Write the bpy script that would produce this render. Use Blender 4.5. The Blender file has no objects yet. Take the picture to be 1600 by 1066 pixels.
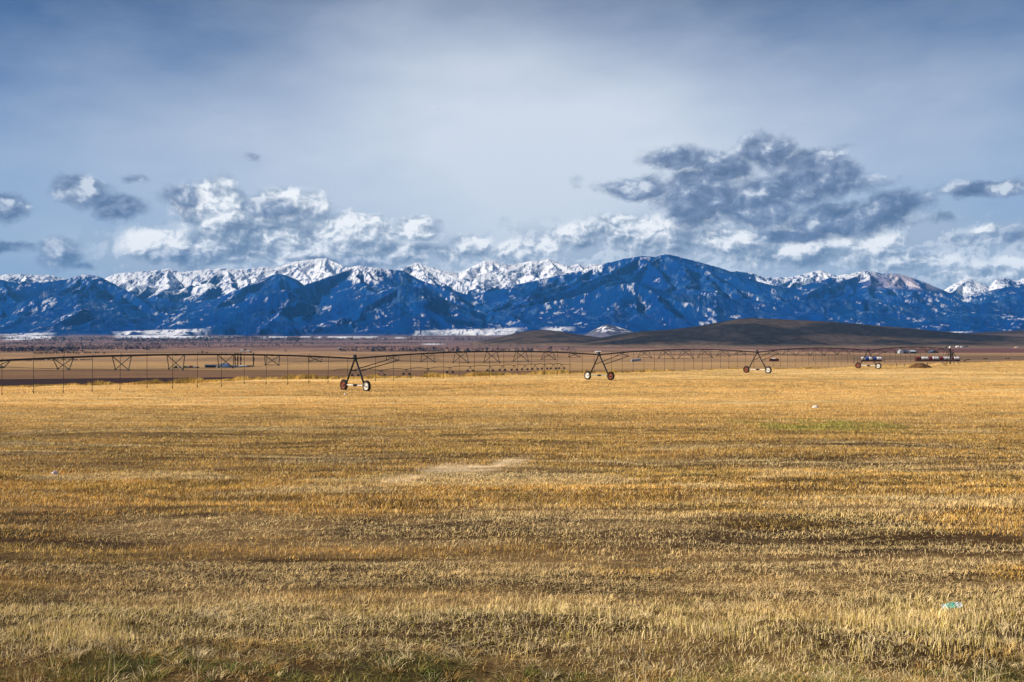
import bpy, math, random
import numpy as np
from math import radians as R
from mathutils import Vector, Matrix

random.seed(7)
scn = bpy.context.scene
COL = scn.collection
F = 1556.0          # focal length of the photograph in its own pixels (1600 wide)
EYE = 3.0           # height of the eye above the road verge
HZ = 533.0          # row of the horizon

# ------------------------------------------------------------------ camera
cd = bpy.data.cameras.new('camera'); cam = bpy.data.objects.new('camera', cd); COL.objects.link(cam)
cam.location = (0, 0, EYE); cam.rotation_euler = (R(90), 0, 0)
cd.sensor_width = 36; cd.lens = 36 * F / 1600; cd.clip_start = .1; cd.clip_end = 80000
scn.camera = cam

# ------------------------------------------------------------------ exposure
scn.view_settings.view_transform = 'Standard'; scn.view_settings.look = 'None'
scn.view_settings.gamma = 1; scn.view_settings.use_curve_mapping = False
scn.view_settings.exposure = 0.46
scn.cycles.use_denoising = True
scn.cycles.max_bounces = 6; scn.cycles.diffuse_bounces = 3; scn.cycles.transparent_max_bounces = 8
scn.cycles.volume_bounces = 0

# ------------------------------------------------------------------ sun
SUN_AZ, SUN_EL = R(-98), R(33)       # azimuth from +Y (view direction) towards +X
sdir = Vector((math.sin(SUN_AZ) * math.cos(SUN_EL), math.cos(SUN_AZ) * math.cos(SUN_EL), math.sin(SUN_EL)))
sl = bpy.data.lights.new('sun', 'SUN'); sl.energy = 5.0; sl.angle = R(.5); sl.color = (1, .91, .78)
so = bpy.data.objects.new('sun', sl); COL.objects.link(so)
so.rotation_euler = (-sdir).to_track_quat('-Z', 'Y').to_euler()

# ------------------------------------------------------------------ node helpers
class NT:
    def __init__(s, tree): s.t = tree; s.n = tree.nodes; s.l = tree.links
    def new(s, kind, **kw):
        n = s.n.new(kind)
        for k, v in kw.items(): setattr(n, k, v)
        return n
    def put(s, sock, v):
        if isinstance(v, (int, float)): sock.default_value = v
        elif isinstance(v, (tuple, list)): sock.default_value = tuple(v) + ((1,) if len(v) == 3 and len(sock.default_value) == 4 else ())
        else: s.l.new(v, sock)
    def m(s, op, a, b=0.0, c=None, clamp=False):
        n = s.new('ShaderNodeMath', operation=op, use_clamp=clamp)
        s.put(n.inputs[0], a); s.put(n.inputs[1], b)
        if c is not None: s.put(n.inputs[2], c)
        return n.outputs[0]
    def ss(s, v, a, b, lo=0.0, hi=1.0):
        n = s.new('ShaderNodeMapRange', interpolation_type='SMOOTHSTEP')
        s.put(n.inputs[0], v); s.put(n.inputs[1], a); s.put(n.inputs[2], b); s.put(n.inputs[3], lo); s.put(n.inputs[4], hi)
        return n.outputs[0]
    def mix(s, f, a, b, mode='MIX'):
        n = s.new('ShaderNodeMix', data_type='RGBA', blend_type=mode, clamp_factor=True)
        s.put(n.inputs[0], f); s.put(n.inputs[6], a); s.put(n.inputs[7], b)
        return n.outputs[2]
    def xyz(s, x, y, z):
        n = s.new('ShaderNodeCombineXYZ'); s.put(n.inputs[0], x); s.put(n.inputs[1], y); s.put(n.inputs[2], z); return n.outputs[0]
    def noise(s, vec, scale, detail=4, rough=.55, dist=0.0, out=0):
        n = s.new('ShaderNodeTexNoise'); s.put(n.inputs['Vector'], vec)
        n.inputs['Scale'].default_value = scale; n.inputs['Detail'].default_value = detail
        n.inputs['Roughness'].default_value = rough; n.inputs['Distortion'].default_value = dist
        return n.outputs[out]
    def ramp(s, v, pts):
        n = s.new('ShaderNodeValToRGB'); s.put(n.inputs[0], v)
        e = n.color_ramp.elements
        while len(e) < len(pts): e.new(.5)
        for q, (p, c) in zip(e, pts): q.position = p; q.color = (*c, 1)
        return n.outputs[0]

# ------------------------------------------------------------------ sky
w = bpy.data.worlds.new('World'); scn.world = w; w.use_nodes = True
N = NT(w.node_tree); N.n.clear()
out = N.new('ShaderNodeOutputWorld'); bg = N.new('ShaderNodeBackground'); N.l.new(bg.outputs[0], out.inputs[0])
sky = N.new('ShaderNodeTexSky', sky_type='NISHITA', sun_disc=False)
sky.sun_elevation = SUN_EL; sky.sun_rotation = SUN_AZ; sky.air_density = 1.0; sky.dust_density = .6; sky.ozone_density = 2.0
tc = N.new('ShaderNodeTexCoord'); sp = N.new('ShaderNodeSeparateXYZ'); N.l.new(tc.outputs['Generated'], sp.inputs[0])
dx, dy, dz = sp.outputs
az = N.m('ARCTAN2', dx, dy); el = N.m('ARCSINE', dz)       # azimuth from the view axis and elevation, radians
def ang(px, py):                                            # where a photo pixel lies in the sky
    a = math.atan((px - 800) / F); e = math.atan((HZ - py) / math.hypot(F, px - 800)); return a, e
P = N.xyz(az, N.m('MULTIPLY', el, 1.25), 0)
# domain warp for ragged cloud outlines
wn = N.noise(P, 7, 3, .6, out=1)
wv = N.new('ShaderNodeVectorMath', operation='SUBTRACT'); N.l.new(wn, wv.inputs[0]); wv.inputs[1].default_value = (.5, .5, .5)
ws = N.new('ShaderNodeVectorMath', operation='SCALE'); N.l.new(wv.outputs[0], ws.inputs[0]); ws.inputs[3].default_value = .03
wa = N.new('ShaderNodeVectorMath', operation='ADD'); N.l.new(P, wa.inputs[0]); N.l.new(ws.outputs[0], wa.inputs[1])
PW = wa.outputs[0]
wn2 = N.noise(PW, 34, 4, .62, out=1)
wv2 = N.new('ShaderNodeVectorMath', operation='SUBTRACT'); N.l.new(wn2, wv2.inputs[0]); wv2.inputs[1].default_value = (.5, .5, .5)
ws2 = N.new('ShaderNodeVectorMath', operation='SCALE'); N.l.new(wv2.outputs[0], ws2.inputs[0]); ws2.inputs[3].default_value = .016
wa2 = N.new('ShaderNodeVectorMath', operation='ADD'); N.l.new(PW, wa2.inputs[0]); N.l.new(ws2.outputs[0], wa2.inputs[1])
PW = wa2.outputs[0]
pws = N.new('ShaderNodeSeparateXYZ'); N.l.new(PW, pws.inputs[0])
waz, wel = pws.outputs[0], N.m('DIVIDE', pws.outputs[1], 1.25)
def blobs(lst, ox=0.0, oy=0.0):
    acc = None
    for (px, py, rx, ry, amp) in lst:
        a, e = ang(px, py); a -= ox; e -= oy
        q1 = N.m('MULTIPLY', N.m('SUBTRACT', waz, a), F / rx); q2 = N.m('MULTIPLY', N.m('SUBTRACT', wel, e), F / ry)
        d = N.m('ADD', N.m('MULTIPLY', q1, q1), N.m('MULTIPLY', q2, q2))
        g = N.m('MULTIPLY', N.m('EXPONENT', N.m('MULTIPLY', d, -1.0)), amp)
        acc = g if acc is None else N.m('MAXIMUM', acc, g)
    return acc
def off(vec, x, y):
    n = N.new('ShaderNodeVectorMath', operation='ADD'); N.l.new(vec, n.inputs[0]); n.inputs[1].default_value = (x, y, 0); return n.outputs[0]
n1 = N.noise(PW, 15, 10, .60)
s1 = N.noise(PW, 15, 5, .55); s1b = N.noise(off(PW, -.009, .013), 15, 5, .55)
f1 = N.noise(PW, 55, 6, .6); f1b = N.noise(off(PW, -.003, .004), 55, 6, .6)
big = N.noise(P, 6.5, 3, .5)
rel = N.m('ADD', N.m('SUBTRACT', s1, s1b), N.m('MULTIPLY', N.m('SUBTRACT', f1, f1b), .6))   # relief of the cloud seen against the light
# high thin cloud: a pale glow over the middle of the range, deeper blue aloft and to the sides
stre = N.noise(N.xyz(N.m('ADD', az, N.m('MULTIPLY', el, -.5)), N.m('MULTIPLY', el, 2.6), .3), 2.6, 6, .55)
def gauss(px, py, rx, ry):
    a_, e_ = ang(px, py)
    q1 = N.m('MULTIPLY', N.m('SUBTRACT', az, a_), F / rx); q2 = N.m('MULTIPLY', N.m('SUBTRACT', el, e_), F / ry)
    return N.m('EXPONENT', N.m('MULTIPLY', N.m('ADD', N.m('MULTIPLY', q1, q1), N.m('MULTIPLY', q2, q2)), -1.0))
high = N.ramp(N.m('MULTIPLY', el, 1 / .6), [(0.0, (.31, .39, .49)), (.15, (.25, .335, .47)), (.26, (.20, .285, .44)), (.38, (.110, .180, .33)), (.50, (.045, .098, .22)), (.58, (.020, .055, .145)), (1.0, (.015, .04, .14))])
glow = N.m('ADD', N.m('MULTIPLY', gauss(800, 300, 560, 230), .95), N.m('MULTIPLY', gauss(760, 80, 380, 200), .12))
glow = N.m('ADD', glow, N.m('MULTIPLY', N.m('SUBTRACT', stre, .5), 1.25), clamp=True)
base = N.mix(glow, high, (.535, .575, .635))
nish = N.mix(1.0, sky.outputs[0], (.10, .10, .10), 'MULTIPLY')
skyc = N.mix(.93, nish, base)
# white cumulus low over the range
LW = ([(300, 330, 60, 36, 1.0), (345, 325, 80, 42, 1.05), (440, 325, 85, 36, 1.1), (400, 370, 130, 40, 1.05), (560, 362, 100, 32, 1.05), (645, 362, 45, 24, 1.0), (250, 385, 70, 26, .95), (350, 392, 120, 32, 1.05),
           (480, 395, 150, 26, 1.05), (620, 398, 110, 22, .95), (735, 385, 40, 26, .95), (700, 400, 60, 18, .9), (800, 395, 70, 20, .9), (850, 385, 50, 22, .95), (905, 372, 55, 26, 1.0), (1000, 365, 90, 34, 1.0),
           (1120, 380, 130, 26, 1.0), (1250, 395, 140, 30, .95), (1400, 405, 130, 16, .9), (1530, 425, 90, 20, .9), (1585, 412, 40, 18, .9), (1075, 345, 60, 16, .8), (1185, 300, 30, 12, .95), (1555, 362, 50, 12, .8), (1350, 375, 80, 12, .75)])
W = blobs(LW); WU = blobs(LW, -.012, .014)
wd = N.m('ADD', W, N.m('MULTIPLY', N.m('SUBTRACT', n1, .5), 1.9))
wmask = N.ss(wd, .34, .74)
wl = N.m('ADD', N.m('ADD', N.m('MULTIPLY', rel, 3.7), .47), N.m('MULTIPLY', N.m('SUBTRACT', W, WU), .75), clamp=True)
wcol = N.ramp(wl, [(0.0, (.15, .195, .28)), (.35, (.25, .30, .38)), (.6, (.40, .44, .50)), (.8, (.58, .61, .65)), (1.0, (.78, .78, .78))])
S0 = blobs([(430, 395, 330, 46, 1.1), (1150, 385, 400, 50, 1.15), (1500, 400, 220, 46, 1.05), (800, 405, 160, 34, 1.05)])
smask = N.ss(N.m('ADD', S0, N.m('MULTIPLY', N.m('SUBTRACT', big, .5), .9)), .22, .72, 0, .85)
c0 = N.mix(smask, skyc, N.mix(N.ss(rel, -.05, .06), (.34, .39, .47), (.54, .58, .63)))
c1 = N.mix(wmask, c0, wcol)
# grey cumulus nearer, seen from their shaded side
LD = ([(1000, 295, 65, 20, .95), (1055, 250, 55, 22, .95), (1090, 300, 75, 40, 1.1), (1085, 335, 50, 30, 1.05), (1130, 262, 70, 28, 1.0), (1200, 235, 60, 34, 1.05), (1275, 250, 60, 28, .98), (1240, 290, 120, 30, 1.1),
           (1325, 272, 40, 22, .9), (1180, 325, 90, 28, 1.0), (1330, 345, 110, 28, 1.1), (1400, 325, 55, 24, 1.0), (1250, 368, 80, 14, .85), (1480, 342, 40, 12, .65), (1550, 298, 70, 15, 1.0), (1545, 375, 80, 14, .85),
           (120, 298, 48, 24, 1.02), (183, 325, 36, 22, 1.0), (15, 316, 40, 22, 1.0), (88, 388, 32, 22, 1.0), (10, 382, 50, 11, .95), (125, 408, 30, 8, .65), (280, 312, 40, 24, .85), (420, 325, 60, 16, .85),
           (400, 248, 20, 10, .55), (205, 283, 26, 8, .58), (1325, 230, 34, 12, .58), (900, 285, 20, 24, .5), (780, 345, 30, 20, .48), (540, 404, 120, 8, .85), (300, 398, 90, 12, .85)])
D = blobs(LD); DU = blobs(LD, -.012, .013)
n2 = N.noise(off(PW, .37, .21), 19, 11, .68)
n2b = N.noise(off(PW, .362, .220), 19, 4, .6); n2a = N.noise(off(PW, .37, .21), 19, 4, .6)
dd = N.m('ADD', D, N.m('MULTIPLY', N.m('SUBTRACT', n2, .5), 1.75))
dmask = N.ss(dd, .28, .78, 0, .95)
dl = N.m('ADD', N.m('ADD', N.m('MULTIPLY', N.m('SUBTRACT', n2a, n2b), 3.2), N.m('ADD', N.m('MULTIPLY', N.m('SUBTRACT', f1, f1b), 1.0), .40)), N.m('MULTIPLY', N.m('SUBTRACT', D, DU), .42), clamp=True)
dcol = N.ramp(dl, [(0.0, (.07, .105, .18)), (.4, (.115, .155, .25)), (.7, (.21, .26, .36)), (1.0, (.52, .56, .62))])
c2 = N.mix(dmask, c1, dcol)
# below the horizon the world is plain ground-coloured bounce
c3 = N.mix(N.ss(el, -.02, 0), (.20, .17, .14), c2)
N.l.new(c3, bg.inputs[0]); bg.inputs[1].default_value = 1.0

# ------------------------------------------------------------------ object helpers
def tag(o, label=None, cat=None, group=None, kind=None):
    if label: o['label'] = label
    if cat: o['category'] = cat
    if group: o['group'] = group
    if kind: o['kind'] = kind
    return o
def empty(name, loc=(0, 0, 0), rz=0.0):
    o = bpy.data.objects.new(name, None); COL.objects.link(o); o.location = loc; o.rotation_euler = (0, 0, rz); o.empty_display_size = .1
    return o
def link(name, me, mat, parent=None):
    o = bpy.data.objects.new(name, me); COL.objects.link(o)
    if mat: me.materials.append(mat)
    if parent: o.parent = parent
    return o
def copy_tree(o, parent=None):
    kids = [c for c in o.children]
    c = o.copy(); COL.objects.link(c); c.parent = parent
    for ch in kids: copy_tree(ch, c)
    return c
class MB:
    """collects boxes, bars, tubes and revolved shapes into ONE mesh"""
    def __init__(s): s.v = []; s.f = []; s.sm = []
    def add(s, vs, fs, smooth=False):
        b = len(s.v); s.v += [tuple(v) for v in vs]; s.f += [tuple(b + i for i in f) for f in fs]; s.sm += [smooth] * len(fs)
    def box(s, c, d, rz=0.0, top=(1, 1), mtx=None):
        hx, hy, hz = d[0] / 2, d[1] / 2, d[2] / 2; vs = []
        for z in (-1, 1):
            kx, ky = top if z > 0 else (1, 1)
            for x, y in ((-1, -1), (1, -1), (1, 1), (-1, 1)):
                X, Y = x * hx * kx, y * hy * ky
                vs.append((c[0] + X * math.cos(rz) - Y * math.sin(rz), c[1] + X * math.sin(rz) + Y * math.cos(rz), c[2] + z * hz))
        s.add(vs, [(0, 3, 2, 1), (4, 5, 6, 7), (0, 1, 5, 4), (1, 2, 6, 5), (2, 3, 7, 6), (3, 0, 4, 7)])
    def tube(s, pts, r, n=8, caps=True):
        pts = [Vector(p) for p in pts]; rs = r if isinstance(r, (list, tuple)) else [r] * len(pts)
        vs = []; up = None
        for i, p in enumerate(pts):
            d = (pts[min(i + 1, len(pts) - 1)] - pts[max(i - 1, 0)]).normalized()
            ref = Vector((0, 0, 1)) if abs(d.z) < .95 else Vector((1, 0, 0))
            a = d.cross(ref).normalized(); b = a.cross(d)
            for k in range(n):
                t = 2 * math.pi * k / n; vs.append(p + (a * math.cos(t) + b * math.sin(t)) * rs[i])
        fs = [(i * n + k, i * n + (k + 1) % n, (i + 1) * n + (k + 1) % n, (i + 1) * n + k) for i in range(len(pts) - 1) for k in range(n)]
        s.add(vs, fs, True)
        if caps: s.add(vs[:n], [tuple(range(n - 1, -1, -1))]); s.add(vs[-n:], [tuple(range(n))])
    def revolve(s, c, axis, prof, n=24):
        """prof: list of (offset along the axis, radius)"""
        axis = Vector(axis).normalized(); ref = Vector((0, 0, 1)) if abs(axis.z) < .9 else Vector((1, 0, 0))
        a = axis.cross(ref).normalized(); b = a.cross(axis); c = Vector(c); vs = []
        for (h, r) in prof:
            for k in range(n):
                t = 2 * math.pi * k / n; vs.append(c + axis * h + (a * math.cos(t) + b * math.sin(t)) * r)
        s.add(vs, [(i * n + k, i * n + (k + 1) % n, (i + 1) * n + (k + 1) % n, (i + 1) * n + k) for i in range(len(prof) - 1) for k in range(n)], True)
    def mesh(s, name):
        me = bpy.data.meshes.new(name); me.from_pydata(s.v, [], s.f); me.polygons.foreach_set('use_smooth', s.sm); me.update(); return me
    def build(s, name, mat, parent=None): return link(name, s.mesh(name), mat, parent)

def mat(name, col, rough=.85, var=.25, scale=2.0, col2=None, metal=0.0, bump=0.0, wear=None):
    m = bpy.data.materials.new(name); m.use_nodes = True; N = NT(m.node_tree); b = N.n['Principled BSDF']
    g = N.new('ShaderNodeNewGeometry').outputs['Position']
    n = N.noise(g, scale, 5, .6)
    c2 = col2 or tuple(c * (1 - var) for c in col); c1 = col if col2 else tuple(min(1, c * (1 + var)) for c in col)
    cc = N.mix(N.ss(n, .35, .65), c2, c1)
    if wear: cc = N.mix(N.ss(N.noise(g, scale * 4, 6, .7), .52, .66), cc, wear)
    N.l.new(cc, b.inputs['Base Color']); b.inputs['Roughness'].default_value = rough; b.inputs['Metallic'].default_value = metal
    b.inputs['Specular IOR Level'].default_value = .3
    if bump:
        bp = N.new('ShaderNodeBump'); bp.inputs['Strength'].default_value = bump; N.l.new(n, bp.inputs['Height']); N.l.new(bp.outputs[0], b.inputs['Normal'])
    return m
M = dict(
    steel=mat('weathered_galvanised_steel', (.05, .055, .055), .6, .3, 1.5, metal=.3),
    steel_dark=mat('dark_pipe_steel', (.028, .032, .04), .5, .3, 1.0, metal=.3),
    hose=mat('black_hose', (.03, .025, .022), .8, .2, 4),
    rubber=mat('dusty_tyre_rubber', (.02, .017, .015), .95, .4, 3),
    rust=mat('rusty_red_rim', (.15, .03, .015), .8, .4, 6, wear=(.45, .25, .12)),
    white_rim=mat('chalky_white_rim', (.62, .60, .55), .7, .15, 5, wear=(.35, .25, .18)),
    green_beam=mat('pale_green_beam', (.28, .34, .26), .7, .2, 5),
    white_beam=mat('white_beam', (.62, .62, .60), .7, .2, 5),
    whitebox=mat('white_control_box', (.7, .7, .7), .5, .1, 5),
    hay=mat('baled_hay', (.11, .04, .022), .95, .4, .8, bump=.4),
    tarp_white=mat('white_tarpaulin', (.80, .80, .78), .6, .08, .6, bump=.2),
    tarp_blue=mat('blue_tarpaulin', (.03, .09, .36), .6, .2, .6, bump=.2),
    tarp_red=mat('red_brown_wrap', (.20, .03, .028), .7, .3, .6, bump=.2),
    wall_white=mat('white_siding', (.66, .66, .64), .8, .08, .4),
    wall_dark=mat('dark_metal_siding', (.035, .05, .09), .7, .2, .4),
    roof_blue=mat('blue_grey_metal_roof', (.06, .10, .19), .55, .15, .3),
    roof_grey=mat('pale_metal_roof', (.42, .46, .50), .5, .1, .3),
    glass=mat('dark_window', (.02, .025, .03), .2, .1, 1),
    bark=mat('grey_brown_bark', (.07, .05, .045), .9, .3, 1.5),
    twig=mat('bare_purple_brown_twigs', (.085, .055, .05), .9, .35, .5),
    ever=mat('evergreen_needles', (.018, .03, .018), .9, .4, .6),
    cow=mat('black_cattle_hide', (.014, .010, .009), .8, .3, 2),
    wood=mat('weathered_post_wood', (.08, .06, .045), .9, .3, 5),
    dirt=mat('dug_brown_earth', (.11, .055, .018), .95, .4, 1.2, bump=.8),
    straw=mat('heaped_straw', (.50, .30, .10), .95, .3, 1.5, bump=.8),
    machine_green=mat('green_paint', (.03, .12, .04), .6, .2, 1),
    machine_red=mat('faded_red_paint', (.22, .05, .04), .6, .2, 1),
    litter=mat('white_plastic_film', (.58, .66, .62), .4, .12, 20),
    litter_green=mat('turquoise_plastic_film', (.10, .46, .34), .4, .15, 20),
    stone=mat('pale_stone', (.75, .68, .64), .85, .12, 12),
    feather=mat('dark_feathers', (.03, .03, .035), .8, .2, 4),
)

# ------------------------------------------------------------------ noise on arrays
def _h(ix, iy, seed):
    h = (ix.astype(np.int64) * 374761393 + iy.astype(np.int64) * 668265263 + seed * 982451653) & 0xffffffff
    h = ((h ^ (h >> 13)) * 1274126177) & 0xffffffff
    h = ((h ^ (h >> 16)) * 2246822519) & 0xffffffff
    return ((h ^ (h >> 15)) & 0xffff) / 65535.0
def vn(x, y, seed=0):
    x = np.asarray(x, float); y = np.asarray(y, float); x, y = np.broadcast_arrays(x, y)
    ix = np.floor(x); iy = np.floor(y); fx = x - ix; fy = y - iy; fx = fx * fx * (3 - 2 * fx); fy = fy * fy * (3 - 2 * fy)
    a = _h(ix, iy, seed); b = _h(ix + 1, iy, seed); c = _h(ix, iy + 1, seed); d = _h(ix + 1, iy + 1, seed)
    return (a * (1 - fx) + b * fx) * (1 - fy) + (c * (1 - fx) + d * fx) * fy
def fbm(x, y, o=4, seed=0, g=.5, ridged=False):
    s = 0; a = 1; t = 0
    for i in range(o):
        v = vn(x * 2 ** i + 17.3 * i, y * 2 ** i - 9.1 * i, seed + i)
        if ridged: v = 1 - np.abs(2 * v - 1)
        s = s + a * v; t += a; a *= g
    return s / t
def sst(v, a, b):
    q = np.clip((v - a) / (b - a), 0, 1); return q * q * (3 - 2 * q)
def mixc(c, mask, col): return c * (1 - mask[..., None]) + np.asarray(col, float) * mask[..., None]

# ------------------------------------------------------------------ ground
TER = -2.7; VAL = -21.0
BX = np.array([-3000, -300, -82, -62.5, -52.9, -43.9, -35.4, -16, -6.3, 6.7, 23.3, 43, 67.9, 98.6, 147, 250, 900, 4000])
BY = np.array([-700, 62, 116.7, 121.5, 128.5, 136.5, 149, 155.6, 164, 174, 181, 197, 211, 240, 286, 352, 520, 900])
def edge_y(x): return np.interp(x, BX, BY)
def valley(x, y):
    q = np.clip((y - 3300) / 7700, 0, None)
    z = VAL + 84 * q ** 1.45
    return z + (fbm(x / 900, y / 900, 3, 5) - .5) * 8 * sst(y, 2500, 7000)
def ground_z(x, y):
    x = np.asarray(x, float); y = np.asarray(y, float)
    r = np.hypot(x, np.maximum(y, 0))
    t = TER * sst(np.maximum(y, 0), 6, 118) ** .8
    t = t + (fbm(x / 14, y / 9, 3, 2) - .5) * .28 * sst(r, 8, 30) + (fbm(x / 2.2, y / .9, 4, 3) - .5) * .15 * (1 - sst(r, 60, 120))
    t = t - .14 * np.exp(-((y - 9.0 - .5 * np.sin(x * .5)) / .55) ** 2)
    s = y - edge_y(x) + (fbm(x / 9, y / 9, 2, 8) - .5) * 2.0
    lip = .10 * np.exp(-(s / 1.6) ** 2)
    m = sst(s, .6, 215)
    m = np.where(s > 0, np.clip(s / 215, 0, 1) ** .9, 0)
    return (t + lip) * (1 - m) + valley(x, y) * m
def gz(x, y): return float(ground_z(np.array([x]), np.array([y]))[0])
def at(px, py, plane=None):
    """world point on the valley floor seen at a photo pixel"""
    z = VAL if plane is None else plane
    for _ in range(30):
        Y = F * (EYE - z) / max(py - HZ, .5); X = (px - 800) / F * Y
        z = .5 * z + .5 * gz(X, Y)
    return X, Y, gz(X, Y)

SOIL = (.055, .030, .012)
def marks(x, y):
    """where the chaff lies in a pale streak and where green shoots come through"""
    st = sst(x, -3.6, -2.4) * (1 - sst(x, -.1, 1.0)) * np.exp(-((y - (25.1 + (x + 2.9) * 1.4 + (fbm(x / .9, x * 0, 3, 411) - .5) * 1.6)) / 1.25) ** 2)
    st = st * sst(fbm(x / .7, y / .8, 3, 412), .28, .52)
    gr = sst(x, 10.6, 12.2) * (1 - sst(x, 17, 19.5)) * np.exp(-((y - 48.2 - (x - 15) * .12) / 3.6) ** 2) * 2.6 * sst(fbm(x / 1.4, y / 2.2, 4, 413), .28, .60)
    return st, gr
def field_colour(x, y):
    """the stubble field: soil, flattened straw and moss between the stalks"""
    c = np.zeros(x.shape + (3,)); c[:] = SOIL
    band = fbm(x / 22 + y * .02, y / 1.9, 4, 21); fine = fbm(x / 2.2, y / .7, 4, 22)
    far = sst(y, 22, 105)
    c = mixc(c, sst(band, .42, .62) * .45, (.24, .14, .05))
    c = mixc(c, sst(fine, .45, .7) * .4, (.34, .21, .08))
    c = mixc(c, far * .88, (.74, .475, .165))
    b2 = fbm(x / 60 + y * .01, y / 7, 4, 23)
    c = mixc(c, sst(b2, .56, .68) * far * .42, (.42, .22, .06))
    c = mixc(c, sst(b2, .47, .36) * far * .5, (.92, .62, .26))
    streak, green = marks(x, y)
    c = mixc(c, streak * .85, (.92, .68, .38))
    c = mixc(c, np.clip(green, 0, 1) * .6, (.20, .20, .035))
    verge = 1 - sst(y + (fbm(x / 2.5, y / 2.5, 3, 29) - .5) * 1.6, 9.3, 9.9)
    c = mixc(c, verge * sst(fbm(x / .9, y / .5, 3, 30), .40, .55) * .5, (.05, .055, .016))
    return c
def ground_colour(x, y):
    c = field_colour(x, y)
    s = y - edge_y(x)
    on = sst(s, 2, 10)
    # valley floor: field parcels, one colour each
    wy = y + (fbm(x / 500, y / 500, 3, 31) - .5) * 60 + x * .05
    ly = np.log(np.maximum(wy, 60))
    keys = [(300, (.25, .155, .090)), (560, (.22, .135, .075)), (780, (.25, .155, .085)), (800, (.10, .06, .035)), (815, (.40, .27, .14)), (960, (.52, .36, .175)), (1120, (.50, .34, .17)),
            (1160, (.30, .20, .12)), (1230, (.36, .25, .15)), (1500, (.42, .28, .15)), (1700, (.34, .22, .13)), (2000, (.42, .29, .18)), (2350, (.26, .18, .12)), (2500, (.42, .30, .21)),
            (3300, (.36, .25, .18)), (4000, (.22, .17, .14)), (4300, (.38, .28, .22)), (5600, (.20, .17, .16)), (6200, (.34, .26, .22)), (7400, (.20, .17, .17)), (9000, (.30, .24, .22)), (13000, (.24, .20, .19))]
    kx = np.log([k[0] for k in keys]); kc = np.array([k[1] for k in keys])
    v = np.stack([np.interp(ly, kx, kc[:, i]) for i in range(3)], -1)
    cx = np.floor((x + y * .11) / 330 + np.floor(wy / 240) * .37); cy = np.floor(wy / 240)
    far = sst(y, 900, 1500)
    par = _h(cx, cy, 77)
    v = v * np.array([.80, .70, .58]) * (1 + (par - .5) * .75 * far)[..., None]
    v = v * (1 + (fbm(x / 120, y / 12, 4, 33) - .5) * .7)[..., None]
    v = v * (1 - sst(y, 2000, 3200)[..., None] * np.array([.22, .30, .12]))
    # reddish ploughed strip far right, brown rough ground behind the stacks
    t = x / np.maximum(y, 1)
    ploughed = sst(x, 650, 760) * sst(y, 1950, 2050) * (1 - sst(y, 3050, 3250))
    v = mixc(v, ploughed * .8, (.13, .05, .045))
    rough = sst(t, .27, .36) * sst(y, 1235, 1262) * (1 - sst(y, 1600, 1660))
    v = mixc(v, rough * .85, (.15, .095, .05))
    # dark ploughed field under the terrace edge on the left
    dark = (1 - sst(y - 628 - (x + 315) * .25, -3, 4)) * (1 - sst(x, -175, -150)) * (1 - sst(-x, 900, 1000))
    v = mixc(v, dark, (.030, .011, .008))
    # melting snow lying on the far slopes
    def snow(px0, px1, yy0, yy1, seed, thr=.42):
        u = t * F + 800
        vy = HZ - (ground_z(x, y) - EYE) / np.maximum(y, 1) * F
        m = sst(u, px0, px0 + 14) * (1 - sst(u, px1 - 20, px1)) * sst(vy, yy0 - .4, yy0 + .8) * (1 - sst(vy, yy1 - .6, yy1 + .8))
        return m * sst(fbm(x / 130, y / 500, 4, seed), thr - .06, thr + .05)
    for a in ((640, 812, 516, 523, 41, .36), (0, 90, 525, 531, 42, .36), (175, 330, 520, 528, 43, .34), (250, 370, 526, 528.5, 44, .4), (1440, 1530, 519, 521, 45, .3), (655, 700, 537, 538.4, 46, .2), (400, 640, 526, 529, 47, .5)):
        v = mixc(v, snow(*a), (.85, .86, .90))
    vy = HZ - (ground_z(x, y) - EYE) / np.maximum(y, 1) * F
    forest = sst(y, 7800, 9500) * (1 - sst(fbm(x / 600, y / 700, 3, 51), .42, .56) * .75)
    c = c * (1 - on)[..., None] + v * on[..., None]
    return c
def grid_mesh(name, X, Y, Z, C, wrap=False):
    nr, nc = X.shape
    me = bpy.data.meshes.new(name)
    co = np.stack([X, Y, Z], -1).reshape(-1, 3).astype(np.float32)
    i = np.arange(nr - 1)[:, None] * nc; j = np.arange(nc if wrap else nc - 1)[None, :]; j2 = (j + 1) % nc
    q = np.stack([i + j, i + j2, i + nc + j2, i + nc + j], -1).reshape(-1, 4).astype(np.int32)
    me.vertices.add(len(co)); me.vertices.foreach_set('co', co.ravel())
    me.loops.add(q.size); me.loops.foreach_set('vertex_index', q.ravel())
    me.polygons.add(len(q)); me.polygons.foreach_set('loop_start', np.arange(0, q.size, 4, dtype=np.int32)); me.polygons.foreach_set('loop_total', np.full(len(q), 4, np.int32))
    me.polygons.foreach_set('use_smooth', np.ones(len(q), bool)); me.update(calc_edges=True)
    if C is not None:
        at_ = me.color_attributes.new('tint', 'FLOAT_COLOR', 'POINT')
        at_.data.foreach_set('color', np.concatenate([np.clip(C.reshape(-1, 3), 0, 1), np.ones((len(co), 1))], 1).astype(np.float32).ravel())
    return me

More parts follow.
